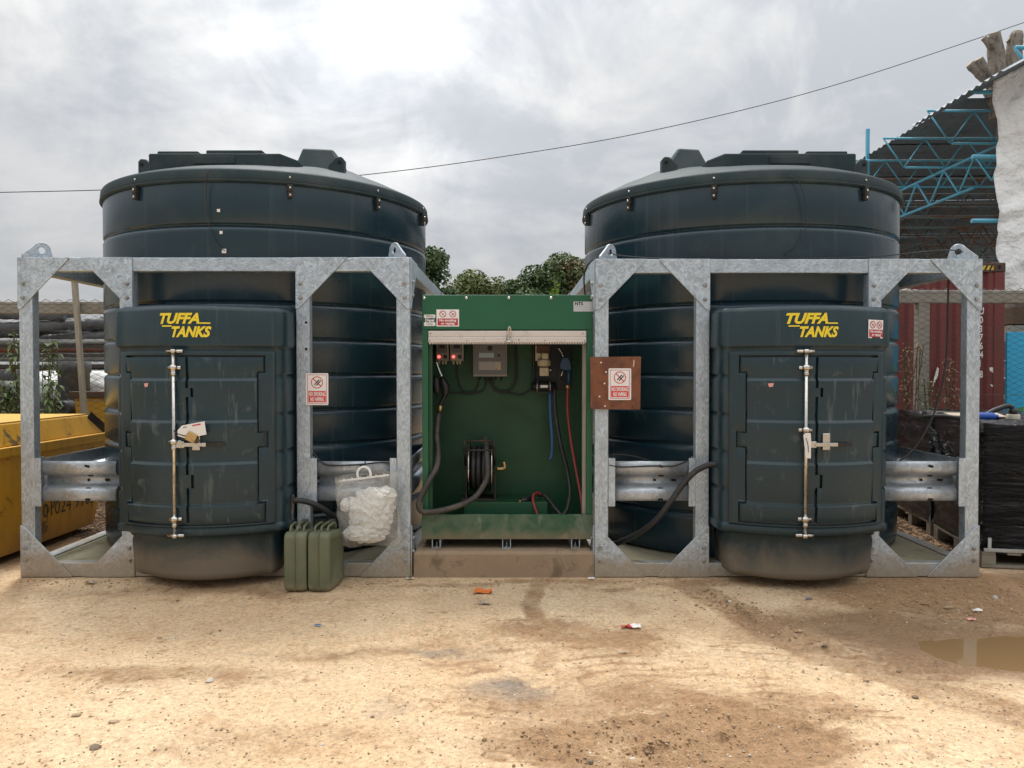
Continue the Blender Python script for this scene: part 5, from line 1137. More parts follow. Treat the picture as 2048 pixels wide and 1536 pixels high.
a = P(0, 606, fy+.03).z; b = P(0, 580, fy+.03).z
fence(3.3, 8.4, fy, P(0, 577, fy).z, 'chain link fence with grey posts in front of the maroon container', [(P(1851, 700, fy).x, 0.13, 0, 'conc_rail', a-0.002), (7.3, 0.13, 0, 'conc_rail', a-0.002)], a, b-a)

# ------------------------------------------------------------------ pipe yard behind the fence
def pth(px0, px1, py, Y, r, mat, label, dz=0.0, hollow=True):
    A = P(px0, py, Y); B = P(px1, py, Y); B.z = A.z+dz
    mb = MB().tube([A, A.lerp(B, .5)+Vector((0, 0, -0.01)), B], r, 14, cap=False)
    mb.tube([A, B], r*0.86, 14, cap=True)
    o = single('pipe', mb, mat, label, 'pipe'); o['group'] = 'pipes stacked on the rack'; return o
YR = 6.2
rack = thing('pipe_rack', 'dark steel rack carrying pipes behind the leaning timber post', 'rack', (P(100, 760, YR).x, YR, 0))
for px in (-160, 97, 330):
    x = P(px, 760, YR).x
    obj('upright', MB().box((x-0.035, YR-0.62, 0), (x+0.035, YR-0.55, P(97, 640, YR).z)), 'black_steel', rack)
    obj('upright', MB().box((x-0.035, YR+0.55, 0), (x+0.035, YR+0.62, P(97, 640, YR).z)), 'black_steel', rack)
for py in (729, 708, 690):
    zz = P(0, py, YR-0.6).z
    obj('shelf_beam', MB().box((P(-200, py, YR).x, YR-0.64, zz-0.05), (P(360, py, YR).x, YR-0.622, zz)), 'black_steel', rack)
    obj('shelf_beam', MB().box((P(-200, py, YR).x, YR-0.54, zz-0.05), (P(360, py, YR).x, YR+0.54, zz-0.005)), 'black_steel', rack)
rows = [(712, 0.075, 'pipe_grey', 'grey pipe on the rack with weeds growing over it', 0), (698, 0.07, 'pipe_rust', 'rust red pipe on the rack', 0), (704, 0.045, 'pipe_orange', 'bright orange pipe end on the rack beside the tall weeds', -1),
        (693, 0.05, 'pipe_cream', 'cream pipe lying above the rust red one', 1), (684, 0.04, 'pipe_grey', 'thin grey pipe high on the rack', 0), (676, 0.055, 'pipe_cream', 'pale pipe at the top of the rack', 1), (702, 0.06, 'pipe_teal', 'teal pipe stub on the rack next to the orange end', -2),
        (738, 0.07, 'pipe_rust', 'dark red pipe under the rack', 0), (748, 0.08, 'pipe_grey', 'fat grey pipe lying under the rack', 1), (756, 0.06, 'pipe_black', 'black pipe at the foot of the rack', 1)]
for py, r, mt, lb, md in rows:
    x0, x1 = {0: (-180, 345), 1: (100, 345), -1: (-160, 42), -2: (8, 26)}[md]
    pth(x0+random.uniform(-8, 8) if md == 0 else x0, x1, py, YR-0.45+random.uniform(-.1, .15), r, mt, lb, random.uniform(-.03, .03))
# coils of black corrugated pipe on the top
def coil(px, py, Y, rx, ry, r, turns, label, seed):
    c_ = P(px, py, Y); rnd = random.Random(seed); n = int(turns*44); pts = []
    ph = rnd.uniform(0, 6.28)
    for i in range(n+1):
        a = 2*math.pi*i/44+ph; k = 1+0.05*math.sin(i*0.21+seed)
        pts.append((c_.x+rx*k*math.cos(a), Y+ry*k*math.sin(a), c_.z+0.17*i/44+0.03*math.sin(a*1.5+seed)))
    pp = spline(pts, 4); rr = [r*(1.0+0.055*math.sin(i*1.9)) for i in range(len(pp))]
    o = single('pipe_coil', MB().tube(pp, rr, 10), 'pipe_black', label, 'pipe coil'); o['group'] = 'coils of black corrugated pipe'
coil(70, 676, YR-0.1, 1.35, 0.6, 0.075, 1.9, 'coil of black corrugated pipe heaped at the top of the rack', 2)
coil(215, 678, YR+0.1, 1.1, 0.55, 0.075, 1.7, 'coil of black corrugated pipe next to the leaning timber post', 5)
A = P(70, 634, YR); B = P(143, 634, YR)
single('pipe', MB().tube([A, B], 0.11, 16), 'pipe_black', 'short fat black pipe lying on top of the coils', 'pipe')
# big black pipe fittings in front of the rack
def fitting(px, py, Y, r, kind, label, rot):
    c_ = P(px, py, Y); t_ = thing('pipe_fitting', label, 'pipe fitting', (c_.x, Y, 0), 'large black pipe fittings')
    def loc(mb):
        me = mb.mesh('x'); me.transform(Matrix.Translation((c_.x, Y, c_.z)) @ Matrix.Rotation(R(rot), 4, 'Z')); return me
    lip = [(r*.86, 0.02), (r*.86, 0.40), (r*1.08, 0.40), (r*1.08, 0.31), (r, 0.29), (r, -0.10)]
    if kind == 'bend':
        pts = [(0.55*math.sin(a)-0.2, 0, -0.55*(1-math.cos(a))+0.0) for a in np.linspace(-1.35, 0.1, 9)]
        obj('bend', loc(MB().tube([(-0.55+0.55*math.cos(a), 0, -0.45+0.55*math.sin(a)) for a in np.linspace(0, 1.7, 9)], r, 18)), 'pipe_black', t_)
        obj('socket', loc(MB().lathe([(r*1.1, -0.55), (r*1.1, -0.38), (r, -0.36)], (0, 0, -0.05), 20)), 'pipe_black', t_)
    else:
        obj('barrel', loc(MB().lathe([(r, -0.55), (r, 0.18), (r*1.1, 0.20), (r*1.1, 0.34), (r*.95, 0.34), (r*.9, 0.10), (r*.88, -0.3)], (0, 0, 0), 24, cap=False)), 'pipe_black', t_)
        obj('branch', loc(MB().tube([(r*.5, 0, -0.35), (r*1.6, 0, -0.28), (r*2.3, 0.0, -0.15)], [r*.75, r*.75, r*.8], 18)), 'pipe_black', t_)
    return t_
fitting(148, 775, 4.4, 0.185, 'tee', 'upright black pipe tee standing behind the leaning timber post', 160)
fitting(12, 790, 4.6, 0.17, 'tee', 'black pipe tee among the weeds above the yellow skip', 200)
fitting(110, 802, 4.1, 0.16, 'bend', 'black pipe bend lying next to the upright pipe tee', 20)
fitting(210, 792, 4.3, 0.19, 'bend', 'black pipe bend half hidden by the ribbed tank', 190)
fitting(55, 808, 4.2, 0.13, 'bend', 'small black pipe bend lying among the weeds', 70)
# corrugated pipe roll lying on its side
mb = MB()
c_ = P(122, 818, 3.8)
for k in range(5): mb.tube([(c_.x+0.09*math.cos(a), 3.8+0.04*k, c_.z+0.09*math.sin(a)) for a in np.linspace(0, 2*math.pi, 20, endpoint=False)], 0.018, 6, closed=True)
single('pipe_roll', mb, 'pipe_black', 'small ribbed black pipe roll lying by the fence foot', 'pipe roll')
for k, (px, py, w_) in enumerate(((15, 770, 0.36), (98, 772, 0.36), (195, 770, 0.42))):
    c_ = P(px, py, 5.0); bm = bmesh.new(); bmesh.ops.create_icosphere(bm, subdivisions=4, radius=1)
    for v in bm.verts:
        k2 = 1+0.25*(float(fbm(np.array(v.co.x*2+k*9), np.array(v.co.y*2+v.co.z*3), 3, k))-0.5)
        f_ = lambda q_: math.copysign(abs(q_)**0.6, q_)
        v.co = Vector((f_(v.co.x)*w_*1.1*k2, f_(v.co.y)*0.34*k2, f_(v.co.z)*0.60*k2))+Vector((c_.x, 5.0, c_.z-0.42))
    for f_ in bm.faces: f_.smooth = True
    me = bpy.data.meshes.new('bulk_sack'); bm.to_mesh(me); bm.free()
    o = obj('bulk_sack', me, 'white_sack'); o['label'] = ('white bulk sack behind the weeds over the skip end', 'white bulk sack behind the upright pipe tee', 'white bulk sack just behind the ribbed tank edge')[k]; o['category'] = 'sack'
# second yellow skip beyond the fence
A = P(150, 828, 3.9); B = P(250, 790, 3.9)
t_ = thing('skip', 'pale yellow skip end seen through the fence next to the tank', 'skip', ((A.x+B.x)/2, 4.6, 0))
obj('body', MB().hexa([(A.x+0.05, 3.95, 0.04), (B.x+0.3, 3.95, 0.04), (B.x+0.3, 5.2, 0.04), (A.x+0.05, 5.2, 0.04), (A.x+0.05, 3.8, 1.16), (B.x+0.3, 3.8, 1.16), (B.x+0.3, 5.4, 1.16), (A.x+0.05, 5.4, 1.16)]), 'yellow_top', t_, bevel=0.01)
obj('rim', MB().box((A.x, 3.76, 1.16), (B.x+0.34, 3.84, 1.24)), 'brown_board', t_, bevel=0.01)

# ------------------------------------------------------------------ leaves, weeds and trees
def leaf_quads(mb, c, n, spread, size, rnd, long=1.0, up=0.3, shell=True):
    for _ in range(n):
        d = Vector((rnd.gauss(0, 1), rnd.gauss(0, 1), rnd.gauss(0, 1)))
        if d.length < 1e-6: continue
        d.normalize(); r = (rnd.random()**0.45) if shell else rnd.random()
        p = Vector((c[0]+d.x*spread[0]*r, c[1]+d.y*spread[1]*r, c[2]+d.z*spread[2]*r))
        nrm = (d*0.6+Vector((rnd.gauss(0, .6), rnd.gauss(0, .6), rnd.gauss(0, .6)+up))).normalized()
        a = nrm.orthogonal().normalized(); a.rotate(Matrix.Rotation(rnd.uniform(0, 6.28), 3, nrm)); b = nrm.cross(a)
        s = size*rnd.uniform(.6, 1.3)
        mb.v += [tuple(p-a*s*long), tuple(p-b*s*.55+nrm*s*.12), tuple(p+a*s*long), tuple(p+b*s*.55+nrm*s*.12)]
        k = len(mb.v); mb.f.append((k-4, k-3, k-2, k-1)); mb.sm.append(False)
def tree(px, py_top, D, wpx, mat, label, seed, nclump=26, group=None, leaf=0.095, per=760):
    rnd = random.Random(seed); Y = D-5.56; top = P(px, py_top, Y); ht = top.z; wd = wpx/FPX*D
    t_ = thing('tree', label, 'tree', (top.x, Y, 0), 'trees beyond the yard')
    mb = MB(); th = ht*0.45
    tr = spline([(top.x+0.1, Y, -0.1), (top.x-0.05, Y+.05, th*.5), (top.x+0.1, Y, th), (top.x, Y, ht*.85)], 4)
    mb.tube(tr, [max(0.03, 0.04*ht*(1-i/len(tr))) for i in range(len(tr))], 8)
    cl = []
    for i in range(nclump):
        a = rnd.uniform(0, 6.28); rr = math.sqrt(rnd.random()); zf = rnd.uniform(-1, 1)
        env = math.sqrt(max(0, 1-zf*zf*0.8))
        p = Vector((top.x+math.cos(a)*rr*wd*.42*env, Y+math.sin(a)*rr*wd*.42*env, ht*.66+zf*ht*.28))
        cl.append(p); b0 = Vector((top.x, Y, min(p.z*0.75, ht*.8)))
        mb.tube([b0, b0.lerp(p, .6)+Vector((0, 0, .05)), p], [0.012*ht, 0.007*ht, 0.003*ht], 5)
    obj('trunk', mb, 'bark_dark', t_)
    lf = MB()
    for p in cl:
        s = wd*rnd.uniform(.13, .24); leaf_quads(lf, p, per, (s, s, s*.75), leaf, rnd)
    me = lf.mesh('crown', fix=False); o = obj('crown', me, mat, t_); o['kind'] = 'stuff'
    return t_
tree(838, 502, 34, 160, 'leaf_a', 'dark green tree rising behind the tagged tank', 3, 30)
tree(960, 548, 38, 170, 'leaf_b', 'low yellowish green bushy tree above the green cabinet', 4, 40, leaf=0.09)
tree(1065, 532, 36, 160, 'leaf_a', 'mid green tree between the bushy tree and the brownish one', 5, 40)
tree(1138, 508, 37, 170, 'leaf_c', 'brownish green tall tree beside the stickered tank', 6, 46)
tree(1215, 520, 39, 140, 'leaf_c', 'brownish green tree mostly hidden by the stickered tank', 9, 20)
tree(915, 566, 40, 70, 'leaf_b', 'small pale green tree between two darker ones', 10, 14)
tree(1712, 298, 24, 75, 'leaf_b', 'sparse tree top showing at the shed eave', 7, 16, leaf=0.10, per=70)
def weed(px, py, Y, n, h, mat, label, seed, leaf=0.05, name='weed', base=None):
    rnd = random.Random(seed); c_ = P(px, py, Y); zb = 0.0 if base is None else base
    t_ = thing(name, label, 'plant', (c_.x, Y, zb)); st = MB(); lf = MB()
    for i in range(n):
        a = rnd.uniform(0, 6.28); tip = Vector((c_.x+math.cos(a)*h*.33*rnd.random(), Y+math.sin(a)*h*.15, c_.z+h*rnd.uniform(.2, .6)))
        b0 = Vector((c_.x+rnd.uniform(-.06, .06), Y+rnd.uniform(-.04, .04), zb)); m_ = b0.lerp(tip, .55)+Vector((rnd.uniform(-.05, .05), 0, 0.05))
        pp = spline([b0, m_, tip], 6); st.tube(pp, 0.005, 4, cap=False)
        for k, p in enumerate(pp[3:]):
            for _ in range(4):
                d = Vector((rnd.gauss(0, 1), rnd.gauss(0, .8), rnd.uniform(-.5, .5))).normalized(); L_ = leaf*rnd.uniform(.7, 1.6)
                sd_ = d.cross(Vector((0, 0, 1))).normalized()*L_*.16
                e = p+d*L_+Vector((0, 0, -L_*.25)); mm = p+d*L_*.5+Vector((0, 0, L_*.10))
                lf.add([p, mm-sd_, e, mm+sd_], [(0,1,2,3)])
    obj('stems', st, 'stem', t_); o = obj('leaves', lf.mesh('leaves', False), mat, t_); o['kind'] = 'stuff'
weed(38, 710, 3.05, 6, 0.42, 'weed', 'tall leafy weed climbing the fence behind the frame post', 11, 0.09)
weed(100, 722, 3.1, 6, 0.4, 'weed', 'leafy weed growing through the fence near the leaning post', 12, 0.085)
weed(15, 800, 2.9, 8, 0.4, 'weed', 'low leafy weed just above the yellow skip chain', 13, 0.09)
weed(100, 800, 2.95, 7, 0.35, 'weed', 'short leafy weed above the skip cover', 14, 0.08)
weed(1815, 745, 3.0, 10, 0.55, 'weed_dry', 'dry brown weed with yellow leaves behind the wrapped pallets', 15, 0.05)
weed(1905, 770, 3.0, 8, 0.5, 'weed_dry', 'dry brown weed between the fence post and frame post', 16, 0.05)
weed(1862, 790, 3.02, 6, 0.3, 'weed', 'small green weed at the foot of the fence post', 17, 0.045)
c_ = P(1110, 590, 1.1)
t_ = thing('sapling', 'small bright yellow-green sapling peeping over the green cabinet', 'plant', (c_.x, 1.1, 0))
st = MB().tube(spline([(c_.x+0.05, 1.1, 0), (c_.x, 1.1, 1.3), (c_.x, 1.1, P(1113, 562, 1.1).z)], 6), 0.006, 6); obj('stems', st, 'stem', t_)
lf = MB(); rnd = random.Random(4)
for k in range(26):
    p = Vector((c_.x, 1.1, P(0, 600, 1.1).z+rnd.random()*0.17)); d = Vector((rnd.gauss(0, 1), rnd.gauss(0, .6), rnd.uniform(-.1, 1))).normalized(); L_ = rnd.uniform(.03, .06); sd_ = Vector((d.z, 0, -d.x)).normalized()*L_*.22
    lf.add([p, p+d*L_*.5-sd_, p+d*L_, p+d*L_*.5+sd_], [(0,1,2,3)])
obj('leaves', lf.mesh('leaves', False), 'sprig', t_)

# ------------------------------------------------------------------ maroon container
CY = 4.6; xr = P(2008, 700, CY).x; ct = P(1990, 526, CY).z
t_ = thing('shipping_container', 'maroon corrugated shipping container with white vertical number', 'container', (xr-1.5, CY+1.2, 0))
x0 = xr-3.1; pr = []; x = xr-0.14; up = 0
while x > x0:
    pr += [(x, CY+0.005), (x-0.07, CY+0.005), (x-0.105, CY+0.040), (x-0.175, CY+0.040)]; x -= 0.21
mb = MB(); zlo, zhi = 0.16, ct-0.12; n = len(pr)
mb.add([(u, v, zlo) for u, v in pr]+[(u, v, zhi) for u, v in pr], [(i, i+1, n+i+1, n+i) for i in range(n-1)])
obj('corrugated_side', mb.mesh('corrugated_side'), 'maroon', t_)
obj('corner_post', MB().box((xr-0.139, CY-0.01, 0.0), (xr, CY+2.4, ct-0.121)), 'maroon', t_, bevel=0.01)
obj('top_rail', MB().box((x0-0.1, CY-0.012, ct-0.12), (xr-0.17, CY+0.08, ct-0.005)), 'maroon_dark', t_, bevel=0.006)
obj('bottom_rail', MB().box((x0-0.1, CY-0.012, 0.0), (xr-0.141, CY+0.08, 0.159)), 'maroon_dark', t_, bevel=0.006)
obj('corner_casting', MB().box((xr-0.168, CY-0.016, ct-0.119), (xr+0.004, CY+0.16, ct+0.004)), 'maroon_dark', t_, bevel=0.012)
obj('casting_hole', MB().add([(u, CY-0.0175, v) for u, v in rrect(xr-0.10, ct-0.085, xr-0.065, ct-0.03, 0.016)], [tuple(range(20))]).mesh('casting_hole', False), 'hole', t_)
obj('roof_panel', MB().box((x0-0.1, CY+0.081, ct-0.03), (xr-0.17, CY+2.4, ct-0.01)), 'maroon_dark', t_)
hz = MB()
for k in range(4):
    u = P(1952+k*9.5, 540, CY).x; hz.add([(u, CY-0.0145, ct-0.095), (u+0.035, CY-0.0145, ct-0.095), (u+0.062, CY-0.0145, ct-0.035), (u+0.027, CY-0.0145, ct-0.035)], [(0,1,2,3)])
obj('hazard_stripe', hz.mesh('hazard_stripe', False), 'hazard_yellow', t_)
obj('hazard_ground', MB().add([(P(1945, 540, CY).x, CY-0.0132, ct-0.10), (xr-0.172, CY-0.0132, ct-0.10), (xr-0.172, CY-0.0132, ct-0.03), (P(1945, 540, CY).x, CY-0.0132, ct-0.03)], [(0,1,2,3)]).mesh('hazard_ground', False), 'sign_black', t_)
num = MB()
for ch, py in zip('TU0376418', (597, 622, 640, 658, 675, 692, 710, 727, 749)):
    q_ = P(1961, py, CY); v, f_, wd = text2d(ch, 0.125, 0.002)
    num.add([(q_.x-0.012+a*0.75, CY+0.0015, q_.z-0.04+b) for a, b in v], f_)
obj('number', num.mesh('number', False), 'sign_white', t_)
for pts in (((1875, 733), (1878, 738), (1876, 752), (1872, 760), (1866, 772), (1868, 757)), ((1979, 735), (1988, 734), (1987, 746), (1980, 742)), ((1980, 768), (1986, 770), (1991, 775), (1983, 773)), ((1800, 575), (1822, 578), (1815, 586), (1800, 583)), ((1826, 578), (1838, 580), (1830, 588))):
    obj('paper_remnant', MB().add([(P(a, b, CY).x, CY+0.002, P(a, b, CY).z) for a, b in pts], [tuple(range(len(pts)))]).mesh('paper_remnant', False), 'paper', t_)
# blue site wall, green cover behind
A = P(2013, 812, 5.2); B = P(2013, 664, 5.2)
t_ = thing('blue_hoarding', 'bright blue painted board wall beside the maroon container', 'wall', (A.x+1.6, 5.25, 0))
for k in range(3): obj('board', MB().box((A.x+k*1.1, 5.2, 0), (A.x+k*1.1+1.096, 5.24, B.z)), 'blue_wall', t_, bevel=0.004)
obj('rail', MB().box((A.x, 5.245, 1.0), (A.x+3.3, 5.31, 1.09)), 'wood_grey', t_)
A = P(1992, 838, 3.9)
t_ = thing('tarpaulin_heap', 'green tarpaulin over a low heap behind the wrapped pallets', 'tarpaulin', (A.x+0.8, 4.1, 0))
zt = P(2020, 812, 3.9).z
mb = MB(); nx_ = 24; ny_ = 10; vs = []
for j in range(ny_+1):
    for i in range(nx_+1):
        u = i/nx_; v = j/ny_; e = min(1, u*5, (1-u)*5, v*4+.0, (1-v)*4)
        vs.append((A.x-0.05+u*2.2, 3.6+v*0.9, max(0.0, (zt)*e**.5-0.08*abs(math.sin(u*9+v*3))*e)))
mb.add(vs, [(j*(nx_+1)+i, j*(nx_+1)+i+1, (j+1)*(nx_+1)+i+1, (j+1)*(nx_+1)+i) for j in range(ny_) for i in range(nx_)], True)
obj('sheet', mb, 'green_tarp', t_)

# ------------------------------------------------------------------ wrapped pallets beside the frame
def wrapped(x, y, rz, w_, d_, zb, zt, label, seed):
    t_ = thing('wrapped_pallet', label, 'pallet load', (x, y, 0)); t_.rotation_euler = (0, 0, R(rz))
    def put(nm, mb, mat, bevel=None):
        o = bpy.data.objects.new(nm, mb if isinstance(mb, bpy.types.Mesh) else mb.mesh(nm)); COL.objects.link(o); o.parent = t_; setmat(o.data, mat)
        if bevel: md = o.modifiers.new('bevel', 'BEVEL'); md.width = bevel; md.segments = 2
        return o
    nu, nv = 96, 40; vs = []
    for j in range(nv+1):
        v = j/nv; z_ = zb+(zt-zb)*v
        for i in range(nu):
            u = i/nu*4; s = int(u); f_ = u-s
            px_, py_ = [(f_, 0), (1, f_), (1-f_, 1), (0, 1-f_)][s]
            b = 0.022*math.sin(f_*math.pi)*math.sin(v*math.pi)+0.018*(float(fbm(np.array(i*0.16+seed*5), np.array(j*0.5), 4, seed))-.5)*2
            nx_, ny_ = [(0, -1), (1, 0), (0, 1), (-1, 0)][s]
            k = 1-0.05*max(0, (v-.94)/.06)**2
            vs.append(((px_-.0)*w_+nx_*b, py_*d_+ny_*b, z_+0.02*math.sin(i*0.4+seed)*(v > .9)))
    fs = [(j*nu+i, j*nu+(i+1) % nu, (j+1)*nu+(i+1) % nu, (j+1)*nu+i) for j in range(nv) for i in range(nu)]+[tuple(nv*nu+i for i in range(nu))]
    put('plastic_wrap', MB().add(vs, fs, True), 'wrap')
    for yy in np.linspace(0, d_-0.1, 3):
        put('skid', MB().box((0, yy, 0), (w_, yy+0.10, 0.022)), 'pallet', 0.003)
        for xx in (0.0, w_/2-0.05, w_-0.10): put('block', MB().box((xx, yy, 0.0225), (xx+0.10, yy+0.10, 0.10)), 'pallet', 0.004)
    for k in range(7):
        xx = k*(w_-0.1)/6; put('deck_board', MB().box((xx, -0.005, 0.1005), (xx+0.095, d_+0.005, 0.122)), 'pallet', 0.003)
    put('cage_foot', MB().box((0.01, -0.012, 0.123), (w_-0.01, -0.0055, 0.15)), 'galv', 0.002)
    for k in range(5): put('cage_bar', MB().box((0.05+k*(w_-0.1)/4-0.012, -0.012, 0.1505), (0.05+k*(w_-0.1)/4+0.012, -0.006, 0.23)), 'galv')
    return t_
wrapped(3.57, 0.26, -11, 1.15, 1.05, 0.125, 1.10, 'black plastic wrapped pallet load standing against the frame post', 3)
wrapped(3.80, 1.40, -9, 1.15, 1.05, 0.125, 1.08, 'black plastic wrapped pallet load standing behind the first wrapped one', 8)
wrapped(4.85, 0.15, -11, 1.0, 1.05, 0.125, 1.09, 'black plastic wrapped pallet load beside the puddle end', 5)
# loose flap of film
c_ = [P(1846, 856, 1.0), P(1862, 850, 0.98), P(1895, 880, 0.95), P(1915, 912, 0.9), P(1905, 930, 0.9), P(1875, 930, 0.92), P(1868, 900, 0.95)]
mb = MB(); n = 14; vs = []
for j in range(n+1):
    t1 = j/n; a = P(1856-2, 848, 0.9).lerp(P(1876, 934, 0.72), t1); b = P(1862, 850, 0.9).lerp(P(1916, 926, 0.72), t1)
    for i in range(9):
        s = i/8; p = a.lerp(b, s); vs.append((p.x, p.y-0.03*math.sin(s*9+j*.6)*t1-0.02*t1, p.z+0.01*math.sin(j*1.3+s*4)))
mb.add(vs, [(j*9+i, j*9+i+1, (j+1)*9+i+1, (j+1)*9+i) for j in range(n) for i in range(8)], True)
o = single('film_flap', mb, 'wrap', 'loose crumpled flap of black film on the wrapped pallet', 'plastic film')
md = o.modifiers.new('sol', 'SOLIDIFY'); md.thickness = 0.002
q = lambda px, py, y: P(px, py, y)
single('hose', MB().tube(spline([q(1840, 842, 0.8), q(1850, 834, 0.78), q(1885, 833, 0.7), q(1925, 836, 0.6), q(1965, 832, 0.55), q(1990, 820, 0.55), q(2015, 812, 0.55), q(2026, 816, 0.55)], 7), 0.019, 10), 'rubber', 'black hose lying over the top of the wrapped pallets', 'hose')
t_ = thing('hose_coupling', 'white and black hose coupling standing on the wrapped pallet', 'coupling', tuple(q(2026, 840, 0.55)))
zz = q(2026, 842, 0.55)
obj('collar', MB().lathe([(0.045, 0), (0.05, 0.02), (0.05, 0.07), (0.04, 0.075)], (zz.x, 0.55, zz.z-0.02), 16), 'pipe_cream', t_)
obj('neck', MB().tube([(zz.x, 0.55, zz.z+0.055), (zz.x, 0.55, zz.z+0.10)], [0.034, 0.026], 12), 'rubber', t_)
zz = q(1960, 838, 0.5); t_ = thing('blue_bottle', 'blue plastic container lying on top of the wrapped pallet', 'container', (zz.x+0.04, 0.5, 1.10))
obj('bottle_body', MB().lathe([(0.018, -0.07), (0.03, -0.06), (0.03, 0.06), (0.022, 0.075)], (zz.x+0.04, 0.5, 1.135), 14, 'x'), 'blue_bright', t_)
obj('bottle_cap', MB().lathe([(0.014, 0.0752), (0.014, 0.10)], (zz.x+0.04, 0.5, 1.135), 12, 'x'), 'blue_bright', t_)
single('cardboard_sheet', MB().hexa([(3.74, 0.02, 0.006), (4.15, -0.06, 0.006), (4.2, 0.18, 0.03), (3.9, 0.22, 0.02), (3.74, 0.02, 0.012), (4.15, -0.06, 0.012), (4.2, 0.18, 0.036), (3.9, 0.22, 0.026)]), 'card', 'torn piece of brown cardboard on the ground by the wrapped pallet', 'cardboard')
single('cardboard_sheet', MB().hexa([(3.72, 0.9, 1.105), (4.1, 0.8, 1.11), (4.2, 1.1, 1.125), (3.8, 1.2, 1.12), (3.72, 0.9, 1.11), (4.1, 0.8, 1.115), (4.2, 1.1, 1.13), (3.8, 1.2, 1.125)]), 'card', 'grey-brown cardboard sheet lying on top of the wrapped pallet', 'cardboard')

# ------------------------------------------------------------------ open shed with blue trusses
EX, EZ = 8.85, 6.5
shed = thing('open_shed', 'open-sided shed with corrugated tin roof and blue lattice trusses', 'shed', (14, 22, 0))
Y0, Y1, X1 = 9.0, 46.0, 24.0
def roof(x0, x1, y0, y1, z0, slope, nm, par, pitch=0.24, mat='tin'):
    pr = []; y = y0; k = 0
    while y < y1: pr.append((y, 0.0 if k % 2 == 0 else 0.04)); y += pitch/2; k += 1
    n = len(pr); mb = MB()
    for dz in (0, 0.012):
        mb.add([(x0, yy, z0+h+dz) for yy, h in pr]+[(x1, yy, z0+slope*(x1-x0)+h+dz) for yy, h in pr], [(i, i+1, n+i+1, n+i) for i in range(n-1)], False)
    return obj(nm, mb.mesh(nm, fix=False), mat, par)
yy = Y0
while yy < Y1: roof(EX-0.35, X1, yy, min(yy+3.0, Y1)+0.12, EZ+0.10+0.004*((yy-Y0)/3 % 2), 0.012, 'roof_sheet', shed); yy += 3.0
def truss(A, B, h, bays, r, nm, mat, par, flip=False):
    A = Vector(A); B = Vector(B); mb = MB(); dn = Vector((0, 0, -h))
    mb.tube([A, B], r, 6).tube([A+dn+(B-A)*0.03, B+dn-(B-A)*0.0], r, 6)
    for i in range(bays):
        p = A.lerp(B, i/bays); q_ = A.lerp(B, (i+.5)/bays)+dn; p2 = A.lerp(B, (i+1)/bays)
        mb.tube([p, q_], r*.7, 5).tube([q_, p2], r*.7, 5)
    return obj(nm, mb, mat, par)
k = 0; yy = Y0+0.25
while yy < Y1:
    zz = EZ-0.04; ext = 0.9 if k < 3 else 0.2
    truss((EX-ext, yy, zz), (X1, yy, zz), 0.62, 18, 0.024 if k < 4 else 0.030, 'truss', 'truss' if k < 3 else 'truss_old', shed); yy += 1.75; k += 1
truss((EX+0.35, Y0-0.3, EZ-0.75), (EX+0.35, Y1, EZ-0.75), 0.62, 34, 0.030, 'edge_truss', 'truss', shed)
truss((EX+5.0, Y0+1, EZ-0.7), (EX+5.0, Y1, EZ-0.7), 0.7, 30, 0.035, 'inner_truss', 'truss_old', shed)
for yy in (Y0+0.4, Y0+9, Y0+18, Y0+27, Y1-0.5):
    for xx in (15.5, X1-0.5): obj('column', MB().tube([(xx, yy, 0), (xx, yy, EZ)], 0.07, 8), 'truss_old', shed)
p_ = P(1766, 330, 12.0)
obj('eave_upright', MB().bar((EX-0.36+0.0, P(0,0,0).y+12.9, EZ-0.9), (EX-0.36, 12.9, EZ+0.75), 0.07), 'truss', shed)
obj('rear_wall', MB().box((6.0, Y1+0.3, 0), (30, Y1+0.4, 3.6)), 'maroon_dark', shed)
# nearer bay, wrapped in white sheeting
WY = 6.9
wt = thing('sheeted_bay', 'tall shed bay wrapped in white plastic sheeting under a tin canopy', 'shed', (9.4, 8, 0))
zb = P(2010, 588, WY).z; A = P(1960, 173, WY-0.15); B = P(2052, 124, WY-0.15); sl_ = (B.z-A.z)/(B.x-A.x)
nx_, nz_ = 44, 60; vs = []
edge = lambda v: P(1988, 400, WY).x+0.05*math.sin(v*6.2+.6)+0.17*v-0.03*math.sin(v*17)-0.12*(v > .93)*(v-.93)*14
for j in range(nz_+1):
    v = j/nz_
    for i in range(nx_+1):
        u = i/nx_; x_ = edge(v)+u*3.2; z0_ = A.z+sl_*(x_-A.x)-0.02; z_ = z0_+(zb-z0_)*v
        n_ = float(fbm(np.array(u*10.+v*5), np.array(v*9.), 4, 3)); y_ = WY+0.03*math.sin(u*15+2.2*math.sin(v*7))+0.05*abs(math.sin(v*12.5+n_*3))+0.10*(abs(2*n_-1))
        vs.append((x_, y_, z_-0.10*u*(1-v)*0))
mb = MB().add(vs, [(j*(nx_+1)+i, j*(nx_+1)+i+1, (j+1)*(nx_+1)+i+1, (j+1)*(nx_+1)+i) for j in range(nz_) for i in range(nx_)], True)
o = obj('sheeting', mb, 'sheet', wt); md = o.modifiers.new('sol', 'SOLIDIFY'); md.thickness = 0.004
for zz in (2.9, 3.95, 5.0, 6.05): obj('scaffold_tube', MB().tube([(7.55+0.0, WY+0.22, zz), (11.2, WY+0.22, zz)], 0.035, 8), 'truss', wt)
for xx in (8.35, 11.0):
    for y_ in (WY+0.28,): obj('column', MB().tube([(xx, y_, 0), (xx, y_, 6.4)], 0.06, 8), 'truss_old', wt)
A = P(1960, 173, WY-0.15); B = P(2052, 124, WY-0.15); sl_ = (B.z-A.z)/(B.x-A.x)
